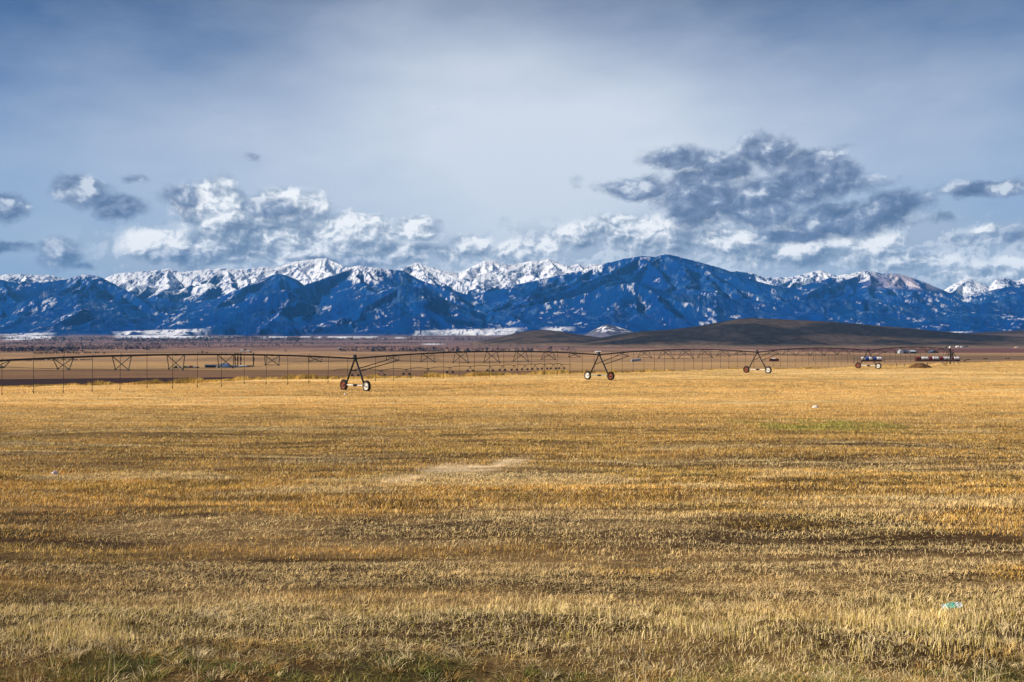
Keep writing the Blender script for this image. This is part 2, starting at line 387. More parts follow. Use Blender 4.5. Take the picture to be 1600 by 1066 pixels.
th = np.concatenate([np.arange(-180, -40, 4), np.arange(-40, -31, .5), np.arange(-31, 31, .085), np.arange(31, 40, .5), np.arange(40, 180, 4)]) * math.pi / 180
rr = np.concatenate([[.02, .8, 2, 3.5], np.geomspace(5, 60, 190), np.geomspace(60.7, 330, 120), F * 24 / np.arange(112, 3.2, -.35)])
rr = np.unique(np.concatenate([rr[rr < 11000], np.linspace(11000, 15000, 12), [20000, 30000, 45000]]))
TH, RR = np.meshgrid(th, rr); GX = RR * np.sin(TH); GY = RR * np.cos(TH)
GZ = ground_z(GX, GY); GC = ground_colour(GX, GY)
gm = bpy.data.materials.new('field_ground'); gm.use_nodes = True; N = NT(gm.node_tree); b = N.n['Principled BSDF']
vc = N.new('ShaderNodeVertexColor', layer_name='tint').outputs[0]
pos = N.new('ShaderNodeNewGeometry').outputs['Position']
s3 = N.new('ShaderNodeVectorMath', operation='MULTIPLY'); N.l.new(pos, s3.inputs[0]); s3.inputs[1].default_value = (.35, 1.0, 1.0)
d1 = N.noise(pos, 9, 6, .7); d2 = N.noise(s3.outputs[0], .9, 7, .72); d3 = N.noise(s3.outputs[0], .05, 5, .65)
f1 = N.m('MULTIPLY', N.ss(d1, .25, .75, .55, 1.4), N.m('MULTIPLY', N.ss(d2, .3, .7, .55, 1.35), N.ss(d3, .25, .75, .82, 1.18)))
gc = N.new('ShaderNodeVectorMath', operation='SCALE'); N.l.new(vc, gc.inputs[0]); N.l.new(f1, gc.inputs[3])
N.l.new(gc.outputs[0], b.inputs['Base Color']); b.inputs['Roughness'].default_value = .95; b.inputs['Specular IOR Level'].default_value = .1
bp = N.new('ShaderNodeBump'); bp.inputs['Strength'].default_value = .8; bp.inputs['Distance'].default_value = .12; N.l.new(d2, bp.inputs['Height']); N.l.new(bp.outputs[0], b.inputs['Normal'])
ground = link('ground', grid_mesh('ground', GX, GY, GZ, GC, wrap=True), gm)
tag(ground, kind='structure')

# ------------------------------------------------------------------ mountains
LA = [(-300, 440), (-100, 432), (0, 429), (40, 428), (60, 430), (75, 429.5), (95, 435), (110, 437), (140, 440), (160, 438), (180, 428), (200, 426), (230, 424), (250, 421.5), (264, 419), (280, 423.5), (300, 424), (330, 420), (352, 419), (375, 421),
      (392, 419), (410, 417), (430, 419), (445, 413), (465, 408), (485, 405.5), (500, 404), (510, 403.5), (520, 411), (532, 418), (560, 421), (600, 427), (620, 425), (635, 415.5), (650, 410), (658, 411), (670, 418), (678, 417.5), (690, 422), (706, 424), (716, 428), (728, 421), (745, 412),
      (757, 407.5), (766, 407), (775, 408), (788, 413), (800, 414), (815, 411), (832, 407), (842, 408), (857, 404.5), (868, 408), (880, 414), (892, 416), (903, 411.5), (915, 415), (928, 412), (945, 414), (970, 417), (1100, 425), (1150, 424), (1165, 426), (1175, 427), (1190, 431),
      (1205, 433), (1225, 434), (1250, 430), (1268, 425), (1283, 421.5), (1293, 427), (1302, 431), (1315, 429), (1360, 436), (1450, 452), (1478, 455), (1490, 443), (1503, 438), (1513, 435), (1525, 440), (1545, 447), (1556, 437), (1570, 434.5), (1588, 439), (1600, 434), (1640, 430), (1750, 440), (1900, 435)]
LB = [(-300, 450), (-100, 440), (0, 437), (40, 444), (70, 441), (100, 437), (117, 432), (133, 429), (152, 431), (168, 438), (185, 447), (205, 458), (232, 470), (262, 472), (300, 474), (340, 466), (380, 449), (410, 436), (432, 427), (448, 430), (466, 438), (480, 448),
      (493, 452), (508, 447), (528, 430), (546, 418), (556, 415), (572, 416), (600, 420), (612, 421), (626, 422), (645, 431), (668, 445), (692, 454), (715, 456), (740, 462), (770, 455), (800, 446), (840, 438), (880, 428), (905, 423), (930, 416), (950, 410), (978, 404), (1003, 400),
      (1022, 401), (1040, 397), (1060, 401), (1085, 408), (1112, 415), (1132, 421), (1150, 427), (1180, 438), (1210, 447), (1240, 451), (1262, 444), (1292, 436), (1312, 430), (1332, 427), (1352, 423), (1375, 427), (1402, 428), (1420, 432), (1445, 441), (1466, 450), (1482, 457),
      (1505, 462), (1535, 457), (1565, 450), (1600, 443), (1700, 438), (1900, 445)]
LC = [(-300, 480), (0, 478), (60, 466), (120, 460), (175, 476), (250, 494), (350, 480), (420, 458), (450, 456), (500, 480), (560, 466), (625, 446), (650, 448), (700, 470), (760, 492), (830, 478), (890, 466), (950, 448), (995, 440), (1050, 458), (1120, 462), (1190, 476), (1270, 466), (1350, 470), (1430, 484), (1500, 478), (1600, 468), (1900, 480)]
mt = np.linspace(-.80, .80, 2400); my = np.concatenate([np.linspace(9800, 20800, 330), [22000, 25000]])
T2, MY = np.meshgrid(mt, my); MX = T2 * MY
PXm = T2 * F + 800
floor_ = valley(MX, MY) - 6
MZ = floor_.copy(); LAY = np.zeros(MZ.shape, int); SS = np.ones(MZ.shape)
for li, (prof, yc, wd_, pw, jag) in enumerate(((LA, 19000, 5200, 1.0, 1.3), (LB, 16000, 4700, 1.12, 1.0), (LC, 13200, 3000, 1.15, 1.5))):
    px = np.array([p[0] for p in prof]); py = np.array([p[1] for p in prof])
    cy = yc + (fbm(mt * 6, mt * 0, 3, 60 + li) - .5) * 900
    jit = (fbm(mt * 170, mt * 0, 4, 65 + li, .6) - .5) * jag * 2.2
    cz = EYE + (HZ - np.interp(mt * F + 800, px, py) + jit) / F * cy
    cy = cy[None, :]; cz = cz[None, :]
    wx = MX + (fbm(MX / 1500, MY / 1500, 3, 70 + li) - .5) * 1500
    s = (cy - MY) / wd_
    sfr = np.clip(s, 0, 1)
    prof_h = np.where(s >= 0, (1 - sfr) ** pw, np.clip(1 + s * 3.0, 0, 1))
    e1 = fbm(wx / 620, MY / 2600, 2, 80 + li, ridged=True); e2 = np.minimum(fbm((wx + .75 * MY) / 330, (MY - .5 * wx) / 900, 4, 90 + li, ridged=True), fbm((wx - .75 * MY) / 330, (MY + .5 * wx) / 900, 4, 190 + li, ridged=True)) * 1.25
    env = sst(sfr, .0, .16) * (1 - sst(sfr, .82, 1.0)) * (s > 0)
    base = floor_
    h = base + (cz - base) * prof_h
    h = h - env * ((1 - e1) * 360 + (1 - e2) * 90) * np.clip((cz - base) / 1100, .25, 1.2) - sst(sfr, .005, .05) * (1 - e2) * 45 * (1 - sst(sfr, .8, 1))
    env2 = sst(s, .0, .03)
    rs = np.random.default_rng(500 + li)
    pk = [i for i in range(1, len(prof) - 1) if prof[i][1] <= prof[i - 1][1] and prof[i][1] <= prof[i + 1][1] and -250 < prof[i][0] < 1850]
    if li == 2: pk = []
    pk = pk + [i for i in range(1, len(prof) - 1) if i not in pk and rs.uniform() < .35 and -250 < prof[i][0] < 1850]
    cyf = np.interp(mt, mt, cy[0]); 
    for i in pk:
        tt = (prof[i][0] - 800) / F; yy0 = float(np.interp(tt, mt, cy[0])); xx0 = tt * yy0; H0 = EYE + (HZ - prof[i][1]) / F * yy0 - 12
        for k_ in ((-.62, .1, .7) if prof[i][1] < 432 else (rs.uniform(-.6, .6),)):
            k_ = k_ + rs.uniform(-.15, .15); des = .24 + .14 * abs(k_) + rs.uniform(0, .04)
            dY1 = yy0 - my; wob = (fbm(my / 700, my * 0 + i, 3, 540 + i) - .5) * 500 * sst(dY1, 0, 900)
            sel = (mt > tt - .30) & (mt < tt + .30); dY = dY1[:, None]
            ax_ = MX[:, sel] - (xx0 * my / yy0 + k_ * dY1 + wob)[:, None]; e2s = e2[:, sel]
            sp_ = H0 - des * dY - np.abs(ax_) * np.where(ax_ > 0, .62, .5) - (1 - e2s) * 90 * sst(np.abs(ax_) + dY * .3, 30, 300)
            sp_ = np.where((dY > 0) & (sfr[:, sel] < .93), sp_, -1e4)
            h[:, sel] = np.maximum(h[:, sel], sp_)
    better = h > MZ; MZ = np.where(better, h, MZ); LAY = np.where(better, li + 1, LAY); SS = np.where(better, s, SS)
# colour: forest with haze blue put into it, rock, snow where it lies
zn = MZ - EYE
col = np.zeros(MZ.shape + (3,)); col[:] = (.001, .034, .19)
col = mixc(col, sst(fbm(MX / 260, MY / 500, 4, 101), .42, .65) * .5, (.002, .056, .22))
line = np.interp(PXm, [-300, 0, 150, 220, 400, 450, 560, 640, 740, 880, 940, 960, 1140, 1180, 1240, 1300, 1330, 1480, 1520, 1600], [1080, 1120, 1060, 900, 960, 1090, 960, 1120, 940, 980, 1300, 1650, 1650, 1230, 1080, 1060, 1090, 1010, 940, 1120])
line = line + np.where(LAY == 1, -130, 40) + np.where(LAY == 3, 300, 0)
spk = fbm(MX / 48, MY / 120, 3, 111, .8); mid = fbm(MX / 420, MY / 700, 4, 112, .6)
gx = np.gradient(MZ, axis=1) / np.gradient(MX, axis=1)     # + rises to the right = faces left
m1 = sst(zn - line + (mid - .5) * 500 + (fbm((MX + .6 * MY) / 800, MY / 1500, 3, 119) - .5) * 700 + (spk - .5) * 420 + np.clip(gx, -1, 1) * 160, -30, 60)
m1 = m1 * (1 - .9 * sst(spk, .56, .62) * (1 - sst(zn, 1350, 1600)))
patch = sst(fbm(MX / 260, MY / 420, 5, 121, .7), .56, .68) * sst(spk, .53, .60)
low = patch * sst(zn, 60, 200) * np.where(gx > -.1, .62, .12)
m2 = np.clip(m1 + low * (1 - m1), 0, 1)
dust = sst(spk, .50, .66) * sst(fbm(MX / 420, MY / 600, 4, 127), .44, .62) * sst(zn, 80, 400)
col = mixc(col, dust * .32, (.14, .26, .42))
col = mixc(col, m2, (.90, .90, .91))
vym = HZ - (MZ - EYE) / MY * F
for (p0, p1, q0, q1, sd, thr) in ((625, 825, 514.5, 526, 41, .34), (-60, 95, 521.5, 532, 42, .30), (170, 335, 515.5, 528.5, 43, .34), (235, 380, 526, 529, 44, .42), (1440, 1530, 518.6, 520.6, 45, .47), (840, 905, 511, 518, 46, .40), (575, 650, 519, 525, 48, .47)):
    tilt = (PXm - (p0 + p1) / 2) * (-.03)
    mk = sst(PXm, p0, p0 + 25) * (1 - sst(PXm, p1 - 30, p1)) * sst(vym - tilt, q0 - .5, q0 + 1) * (1 - sst(vym - tilt, q1 - 1, q1 + .5)) * sst(fbm(MX / 420, MY / 500, 4, sd), thr - .04, thr + .04) * (1 - .9 * sst(spk, .60, .66))
    col = mixc(col, mk, (.88, .88, .90))
# open purple-tan foot slopes
ft = (1 - sst(MZ - floor_, 8, 34)) * sst(fbm(MX / 500, MY / 300, 3, 142), .40, .52)
col = mixc(col, ft * .6, (.17, .14, .18))
# bare pinkish burn scar with thin snow on the right-hand shoulder
scar = np.exp(-((PXm - 1425) / 48) ** 2) * sst(zn, 760, 880) * (1 - sst(zn, 1060, 1120)) * (LAY == 2) * sst(fbm(MX / 180, MY / 300, 3, 131), .35, .55)
col = mixc(col, scar * .85, (.62, .52, .54))
mm = bpy.data.materials.new('haze_blue_forest_and_snow'); mm.use_nodes = True; N = NT(mm.node_tree); b = N.n['Principled BSDF']
vc = N.new('ShaderNodeVertexColor', layer_name='tint').outputs[0]; pos = N.new('ShaderNodeNewGeometry').outputs['Position']
d1 = N.noise(pos, .03, 5, .75)
gc = N.new('ShaderNodeVectorMath', operation='SCALE'); N.l.new(vc, gc.inputs[0]); N.l.new(N.ss(d1, .3, .7, .72, 1.2), gc.inputs[3])
N.l.new(gc.outputs[0], b.inputs['Base Color']); b.inputs['Roughness'].default_value = 1; b.inputs['Specular IOR Level'].default_value = 0
bp = N.new('ShaderNodeBump'); bp.inputs['Strength'].default_value = .7; bp.inputs['Distance'].default_value = 60; N.l.new(d1, bp.inputs['Height']); N.l.new(bp.outputs[0], b.inputs['Normal'])
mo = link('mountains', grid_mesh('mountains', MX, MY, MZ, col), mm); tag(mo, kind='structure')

# ------------------------------------------------------------------ low hills in front
hm = bpy.data.materials.new('shaded_sagebrush_hillside'); hm.use_nodes = True; N = NT(hm.node_tree); b = N.n['Principled BSDF']
vc = N.new('ShaderNodeVertexColor', layer_name='tint').outputs[0]; pos = N.new('ShaderNodeNewGeometry').outputs['Position']
d1 = N.noise(pos, .035, 7, .75); gc = N.new('ShaderNodeVectorMath', operation='SCALE'); N.l.new(vc, gc.inputs[0]); N.l.new(N.ss(d1, .3, .7, .6, 1.4), gc.inputs[3])
N.l.new(gc.outputs[0], b.inputs['Base Color']); b.inputs['Roughness'].default_value = 1; b.inputs['Specular IOR Level'].default_value = 0
bp = N.new('ShaderNodeBump'); bp.inputs['Strength'].default_value = .6; bp.inputs['Distance'].default_value = 12; N.l.new(d1, bp.inputs['Height']); N.l.new(bp.outputs[0], b.inputs['Normal'])
def hill(prof, yc, wd_, seed, c0, c1, snow=0, t0=None, t1=None):
    px = np.array([p[0] for p in prof], float); py = np.array([p[1] for p in prof], float)
    t = np.linspace((px[0] - 800) / F, (px[-1] - 800) / F, 520); y = np.linspace(yc - wd_ * 1.05, yc + wd_ * .8, 120)
    T_, Y_ = np.meshgrid(t, y); X_ = T_ * Y_
    q = np.interp(t * F + 800, px, py)
    ker = np.hanning(15); ker /= ker.sum(); q = np.convolve(np.pad(q, 7, mode='edge'), ker, 'valid')
    cz = EYE + (HZ - q + (fbm(t * 60, t * 0, 3, seed) - .5) * .8) / F * yc
    fl = valley(X_, Y_) - 3
    s = np.clip(np.abs(Y_ - yc) / np.where(Y_ < yc, wd_, wd_ * .75), 0, 1)
    pr = (1 - s ** 1.35) ** 1.25
    g = fbm(X_ / 190 + Y_ / 700, Y_ / 420, 4, seed + 1, ridged=True)
    h = fl + np.maximum(cz[None, :] - fl, -6) * pr - (1 - g) * 26 * sst(s, .03, .3) * (1 - sst(s, .75, 1)) * np.clip((cz[None, :] - fl) / 100, 0, 1)
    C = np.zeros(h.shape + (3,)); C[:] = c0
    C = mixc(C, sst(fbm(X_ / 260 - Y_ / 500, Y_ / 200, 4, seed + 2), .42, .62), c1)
    C = mixc(C, (1 - sst(h - fl, 0, 16)) * .7, (.28, .19, .12))
    if snow: C = mixc(C, sst(fbm(X_ / 45, Y_ / 120, 3, seed + 3), .52, .60) * sst(h - fl, 40, 90) * snow, (.8, .8, .84))
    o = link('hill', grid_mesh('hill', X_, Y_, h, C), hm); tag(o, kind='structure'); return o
HC0, HC1 = (.030, .028, .030), (.078, .060, .050)  # dark sagebrush tones of the big hill, cloud shade put into the colour
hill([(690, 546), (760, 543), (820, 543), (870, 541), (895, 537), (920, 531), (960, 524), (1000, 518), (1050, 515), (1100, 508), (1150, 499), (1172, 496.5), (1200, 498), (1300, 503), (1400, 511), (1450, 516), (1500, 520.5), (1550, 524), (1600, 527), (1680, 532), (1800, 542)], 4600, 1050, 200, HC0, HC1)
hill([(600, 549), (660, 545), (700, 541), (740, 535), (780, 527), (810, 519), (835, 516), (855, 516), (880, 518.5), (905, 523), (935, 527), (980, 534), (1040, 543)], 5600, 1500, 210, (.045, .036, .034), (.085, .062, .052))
hill([(1420, 540), (1470, 526), (1530, 519.5), (1580, 517), (1640, 515), (1760, 512), (1900, 520)], 6200, 1500, 220, (.05, .038, .036), (.10, .07, .06))
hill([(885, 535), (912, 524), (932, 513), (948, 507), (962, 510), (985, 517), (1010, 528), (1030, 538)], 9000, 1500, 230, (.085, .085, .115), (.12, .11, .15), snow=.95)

# ------------------------------------------------------------------ distant woodland on the valley floor (uncountable)
rng = np.random.default_rng(5)
def tri_mesh(name, V, Tn, C=None):
    me = bpy.data.meshes.new(name); n = len(Tn)
    me.vertices.add(len(V)); me.vertices.foreach_set('co', V.astype(np.float32).ravel())
    me.loops.add(n * 3); me.loops.foreach_set('vertex_index', Tn.astype(np.int32).ravel())
    me.polygons.add(n); me.polygons.foreach_set('loop_start', np.arange(0, n * 3, 3, dtype=np.int32)); me.polygons.foreach_set('loop_total', np.full(n, 3, np.int32))
    me.update(calc_edges=True)
    if C is not None:
        a = me.color_attributes.new('tint', 'FLOAT_COLOR', 'POINT'); a.data.foreach_set('color', np.concatenate([C, np.ones((len(C), 1))], 1).astype(np.float32).ravel())
    return me
def vmat(name, trans=0.0, amp=(.7, 1.3), scale=.3):
    m = bpy.data.materials.new(name); m.use_nodes = True; N = NT(m.node_tree); b = N.n['Principled BSDF']
    vc = N.new('ShaderNodeVertexColor', layer_name='tint').outputs[0]
    pos = N.new('ShaderNodeNewGeometry').outputs['Position']; d = N.noise(pos, scale, 4, .6)
    gc = N.new('ShaderNodeVectorMath', operation='SCALE'); N.l.new(vc, gc.inputs[0]); N.l.new(N.ss(d, .3, .7, *amp), gc.inputs[3])
    N.l.new(gc.outputs[0], b.inputs['Base Color']); b.inputs['Roughness'].default_value = .8; b.inputs['Specular IOR Level'].default_value = .15
    if trans:
        tr = N.new('ShaderNodeBsdfTranslucent'); N.l.new(gc.outputs[0], tr.inputs[0]); mx = N.new('ShaderNodeMixShader'); mx.inputs[0].default_value = trans
        N.l.new(b.outputs[0], mx.inputs[1]); N.l.new(tr.outputs[0], mx.inputs[2]); N.l.new(mx.outputs[0], N.n['Material Output'].inputs[0])
    return m
wood_mat = vmat('distant_tree_crowns', scale=.05)
def crowns(name, X, Y, H, seedc, n=10):
    k = len(X); Z = ground_z(X, Y)
    c = np.repeat(np.stack([X, Y, Z], 1), n, 0); h = np.repeat(H, n)
    a = rng.uniform(0, 2 * np.pi, k * n); rad = np.sqrt(rng.uniform(0, 1, k * n)); v = rng.uniform(.08, .95, k * n)
    wr = .48 * np.sin(np.pi * np.clip(v * .9 + .1, 0, 1)) ** .6
    ctr = c + np.stack([np.cos(a) * rad * wr * h, np.sin(a) * rad * wr * h, v * h], 1)
    V = np.repeat(ctr, 3, 0) + rng.normal(0, .16, (k * n * 3, 3)) * np.repeat(h, 3)[:, None]
    V[:, 2] = np.maximum(V[:, 2], np.repeat(c[:, 2], 3) - .3)
    C = np.repeat(np.repeat(seedc, n, 0), 3, 0)
    return tri_mesh(name, V, np.arange(len(V)).reshape(-1, 3), C)
xs, ys = [], []
bY = np.geomspace(600, 10800, 400); bvy = HZ - (VAL + 84 * (np.clip((bY - 3300) / 7700, 0, None)) ** 1.45 - EYE) / bY * F
def belt(px0, px1, py, n, spread=.5):
    y_ = []
    for i in range(n):
        p = rng.uniform(px0, px1); q = py + rng.normal(0, spread)
        Y = float(np.interp(-q, -bvy, bY)) * rng.uniform(.97, 1.03)
        xs.append((p - 800) / F * Y); ys.append(Y)
for b_ in [(-60, 130, 549.2, 260, .5), (0, 260, 546, 300, .8), (100, 420, 541.5, 160, 1.0), (0, 330, 538.5, 420, .8), (20, 470, 534, 420, 1.0), (180, 330, 533, 220, .8), (360, 480, 541, 30, .3), (530, 690, 549.0, 160, .4), (420, 700, 538.0, 180, .8), (400, 900, 531.5, 420, 1.2),
           (0, 500, 530, 600, 1.0), (300, 420, 528.5, 200, .5), (690, 900, 550, 120, .4), (1230, 1600, 520, 0, .4), (730, 830, 540, 30, .6), (560, 610, 544, 12, .3)]:
    belt(*b_)
xs = np.array(xs); ys = np.array(ys)
cc = np.where(rng.uniform(size=(len(xs), 1)) < .45, np.array([[.020, .045, .075]]), np.array([[.055, .042, .065]])) * rng.uniform(.7, 1.3, (len(xs), 1))
wl_ = link('woodland', crowns('woodland', xs, ys, rng.uniform(5, 11, len(xs)) * (1 + (ys > 6000) * .8), cc, 9), wood_mat); tag(wl_, kind='stuff', cat='woodland', label='blue hazed mass of far trees scattered over the valley floor below the mountains')

# conifers standing over the crest of the foot slopes and snow fields
# ------------------------------------------------------------------ trees
def bare_tree_meshes(seed, tall=False):
    r = random.Random(seed); t = MB(); c = MB()
    H = 1.0
    t.tube([(0, 0, -.03), (.01, 0, .25), (.0, .01, .55)], [.035, .026, .014], 6)
    tips = []
    for i in range(26 if not tall else 44):
        a = r.uniform(0, 6.28); z0 = r.uniform(.12, .55) if not tall else r.uniform(.05, .85); L = r.uniform(.22, .42) if not tall else r.uniform(.10, .18)
        sl = r.uniform(.5, 1.2) if not tall else 2.2
        d = Vector((math.cos(a), math.sin(a), sl)).normalized(); p0 = Vector((0, 0, z0)); p1 = p0 + d * L * .5 + Vector((0, 0, .02)); p2 = p0 + d * L
        t.tube([p0, p1, p2], [.011, .007, .003], 4, False)
        for k in range(16):
            q = p0 + d * L * r.uniform(.35, 1.1); e = Vector((r.gauss(0, 1), r.gauss(0, 1), r.gauss(.7, 1))).normalized() * r.uniform(.05, .12 if not tall else .08)
            s = e.cross(Vector((r.gauss(0, 1), r.gauss(0, 1), r.gauss(0, 1)))).normalized() * .012
            c.add([q - s, q + s, q + e], [(0, 1, 2)])
    return t.mesh('trunk'), c.mesh('crown')
TM = [bare_tree_meshes(i) for i in range(3)]; PM = bare_tree_meshes(9, True)
for me_t, me_c in TM + [PM]: me_t.materials.append(M['bark']); me_c.materials.append(M['twig'])
def plant_tree(name, meshes, x, y, h, wid, label, group=None):
    o = empty(name, (x, y, gz(x, y) - .1), random.uniform(0, 6)); o.scale = (wid, wid, h)
    t = bpy.data.objects.new('trunk', meshes[0]); c = bpy.data.objects.new('crown', meshes[1])
    for q in (t, c): COL.objects.link(q); q.parent = o
    return tag(o, label, 'tree', group)
rowpx = [53, 56, 60, 63, 66, 71, 74, 78, 82, 85, 89, 93, 97, 101, 106, 110, 115, 119, 123, 133, 137, 141, 149, 153, 163]
for i, p in enumerate(rowpx):
    X, Y, Z = at(p, 554.2 - (p > 125) * .7)
    plant_tree('bare_tree', TM[i % 3], X, Y, random.uniform(5.5, 9.5) - 2 * (p > 125), random.uniform(7, 10), 'bare purple-brown tree in the hedgerow beyond the far left pipe span', 'bare trees in the left hedgerow')
for p, py, h, w_, lab in ((316, 553.0, 8, 12, 'broad bare tree standing alone above the middle of the left pipe span'), (323, 553.2, 6, 9, 'smaller bare tree just right of the broad lone tree'), (392, 552.8, 7, 8, 'bare tree peeping over the pipe right of the poplars'),
                       (383, 548.0, 8, 14, 'dark round tree between two white farmhouses far across the valley'), (446, 549.5, 6, 9, 'small lone bare tree in the far tan field'), (557, 545.5, 9, 12, 'lone bare tree far out above the first wheeled tower'),
                       (289, 543.6, 9, 16, 'dark lone tree in the distant blue fields left of centre')):
    X, Y, Z = at(p, py); plant_tree('bare_tree', TM[1], X, Y, h, w_, lab)
for p, lab in ((367.5, 'leftmost of the three close bare poplars behind the farm'), (371.5, 'middle one of the three close bare poplars behind the farm'), (376.2, 'rightmost of the three close bare poplars behind the farm'), (396.2, 'bare poplar standing apart to the right of the farm')):
    X, Y, Z = at(p, 573.0); o = plant_tree('poplar_tree', PM, X, Y, 13.5, 10, lab, 'poplars behind the left farm'); 
def evergreen_meshes():
    r = random.Random(4); t = MB(); c = MB(); t.tube([(0, 0, -.02), (0, 0, .9)], [.03, .008], 6)
    for i in range(420):
        z = r.uniform(.08, .98); rad = .42 * (1 - z) ** .7 * math.sqrt(r.random()) + .02; a = r.uniform(0, 6.28); q = Vector((math.cos(a) * rad, math.sin(a) * rad, z))
        e = [Vector((r.gauss(0, .05), r.gauss(0, .05), r.gauss(0, .035))) for _ in range(3)]; c.add([q + v for v in e], [(0, 1, 2)])
    a, b = t.mesh('trunk'), c.mesh('crown'); a.materials.append(M['bark']); b.materials.append(M['ever']); return a, b
EM = evergreen_meshes()
for p, py, h, w_, lab in ((958, 536.5, 9, 13, 'left one of two dark evergreens low on the big dark hill'), (973, 535.5, 9, 13, 'right one of two dark evergreens low on the big dark hill'), (1511, 542.6, 9, 8, 'dark tree at the right end of the white farm below the hill'),
                       (1491, 541.8, 8, 7, 'dark tree just left of the white farm below the hill'), (1478.5, 544.2, 6, 9, 'dark bush beyond the top of the pivot stand')):
    X, Y = (p - 800) / F * (3560 if py < 540 else 3900), (3560 if py < 540 else 3900)
    if py < 540:
        Y = 3800; X = (p - 800) / F * Y; z = EYE + (HZ - py) / F * Y
    else: X, Y, z = at(p, py)
    o = plant_tree('evergreen_tree', EM, X, Y, h, w_, lab); 
    if py < 540: o.location.z = z - 3

# ------------------------------------------------------------------ near centre pivot irrigator
X0, Y0 = -245 / F * 115, 115.0; V = Vector((418 / F * 115, .271 * 115, 0)); SPAN = V.length; VD = V.normalized(); PD = Vector((VD.y, -VD.x, 0))   # PD: towards the camera side, right
ZP = EYE - 2.02                         # top of the towers
irr = empty('irrigator', (X0, Y0, gz(X0, Y0))); O0 = Vector(irr.location)
tag(irr, 'dark steel centre pivot irrigator arching across the whole stubble field on wheeled towers', 'irrigator')
def wp(k, side=0.0, z=0.0): return Vector((X0, Y0, 0)) + V * k + PD * side + Vector((0, 0, z)) - O0
def pipe_z(f): return ZP + .66 * 4 * f * (1 - f)
DEP = [.55, 1.05, 1.35, 1.45, 1.35, 1.05, .55]
for k0 in (-2, -1, 0, 1, 2, 3):
    mb = MB(); pts = []
    for i in range(25):
        f = i / 24; pts.append(wp(k0 + f, 0, pipe_z(f)))
    mb.tube(pts, .095, 10)
    for i in range(1, 8):   # pipe flanges
        f = i / 8; p = wp(k0 + f, 0, pipe_z(f)); mb.tube([p - VD * .04, p + VD * .04], .13, 10)
    for i in range(1, 16):   # sprinkler goosenecks on top
        f = i / 16.5 + .01; z = pipe_z(f); mb.tube([wp(k0 + f, 0, z), wp(k0 + f, 0, z + .22), wp(k0 + f, -.18, z + .24), wp(k0 + f, -.22, z)], .016, 5)
    span = mb.build('pipe_span', M['steel_dark'], irr)
    nodes = []
    for i in range(7):
        f = (i + 1) / 8; z = pipe_z(f); d = DEP[i]; half = 1.5 * (.6 + .4 * d / 1.45); df = .95 / SPAN
        n_, f_ = wp(k0 + f, half, z - d), wp(k0 + f, -half, z - d); a, b_ = wp(k0 + f - df, 0, pipe_z(f - df)), wp(k0 + f + df, 0, pipe_z(f + df))
        t = MB()
        for q, r_ in ((n_, .045), (f_, .045)):
            t.tube([a, q], r_, 5); t.tube([b_, q], r_, 5)
            t.box(q, (.14, .14, .14))
        t.tube([n_, f_], .022, 5); t.build('truss_frame', M['steel'], span); nodes.append((n_, f_))
    t = MB()
    for s_ in (0, 1):
        ends = [wp(k0, 0, ZP - .25)] + [n[s_] for n in nodes] + [wp(k0 + 1, 0, ZP - .25)]
        for a, b_ in zip(ends[1:-1], ends[2:]): t.tube([a, b_], .012, 4, False)
        if k0 >= 3 or k0 < -1: t.tube([ends[0], ends[1]], .012, 4, False)
    t.build('truss_rod', M['steel'], span)
    for i in range(1, 17):
        f = i / 16.5 + .01
        if f > .985: continue
        z = pipe_z(f); zb = -1.55 + random.uniform(-.12, .12); sw = random.uniform(-.08, .08); t = MB()
        t.tube([wp(k0 + f, -.22, z), wp(k0 + f, -.22 + sw * .4, (z + zb) / 2), wp(k0 + f, -.22 + sw, zb)], .024, 5)
        t.revolve(wp(k0 + f, -.22 + sw, zb), (0, 0, 1), [(.12, .02), (.0, .05), (-.10, .045), (-.12, .01)], 8)
        t.build('drop_hose', M['hose'], span)
def wheel(parent, c, ax, rim, r=.66):
    t = MB(); prof = []
    for i in range(13):
        a = -math.pi * .12 + (math.pi * 1.24) * i / 12; prof.append((math.cos(a) * .16, r - .15 + math.sin(a) * .15))
    t.revolve(c, ax, prof, 28)
    for i in range(22):  # lugs
        a = 2 * math.pi * i / 22; rad = Vector((0, 0, 1)) * math.cos(a) + Vector(ax).cross(Vector((0, 0, 1))) * math.sin(a)
        p = Vector(c) + rad * r; s_ = Vector(ax) * (.14 if i % 2 else -.14); t.tube([p, p + s_ - rad * .03], .03, 4)
    t.build('tyre', M['rubber'], parent)
    t = MB(); t.revolve(c, ax, [(-.15, .02), (-.12, .12), (-.05, .16), (-.04, .30), (-.13, .40), (-.15, .42), (.15, .42), (.13, .40), (.04, .30), (.05, .16), (.12, .12), (.15, .02)], 24)
    t.revolve(Vector(c), ax, [(-.19, .01), (-.19, .06), (.19, .06), (.19, .01)], 10)
    t.build('rim', rim, parent)
rims = {-1: (M['rust'], M['white_rim']), 0: (M['rust'], M['white_rim']), 1: (M['white_rim'], M['rust']), 2: (M['rust'], M['white_rim']), 3: (M['rust'], M['white_rim'])}
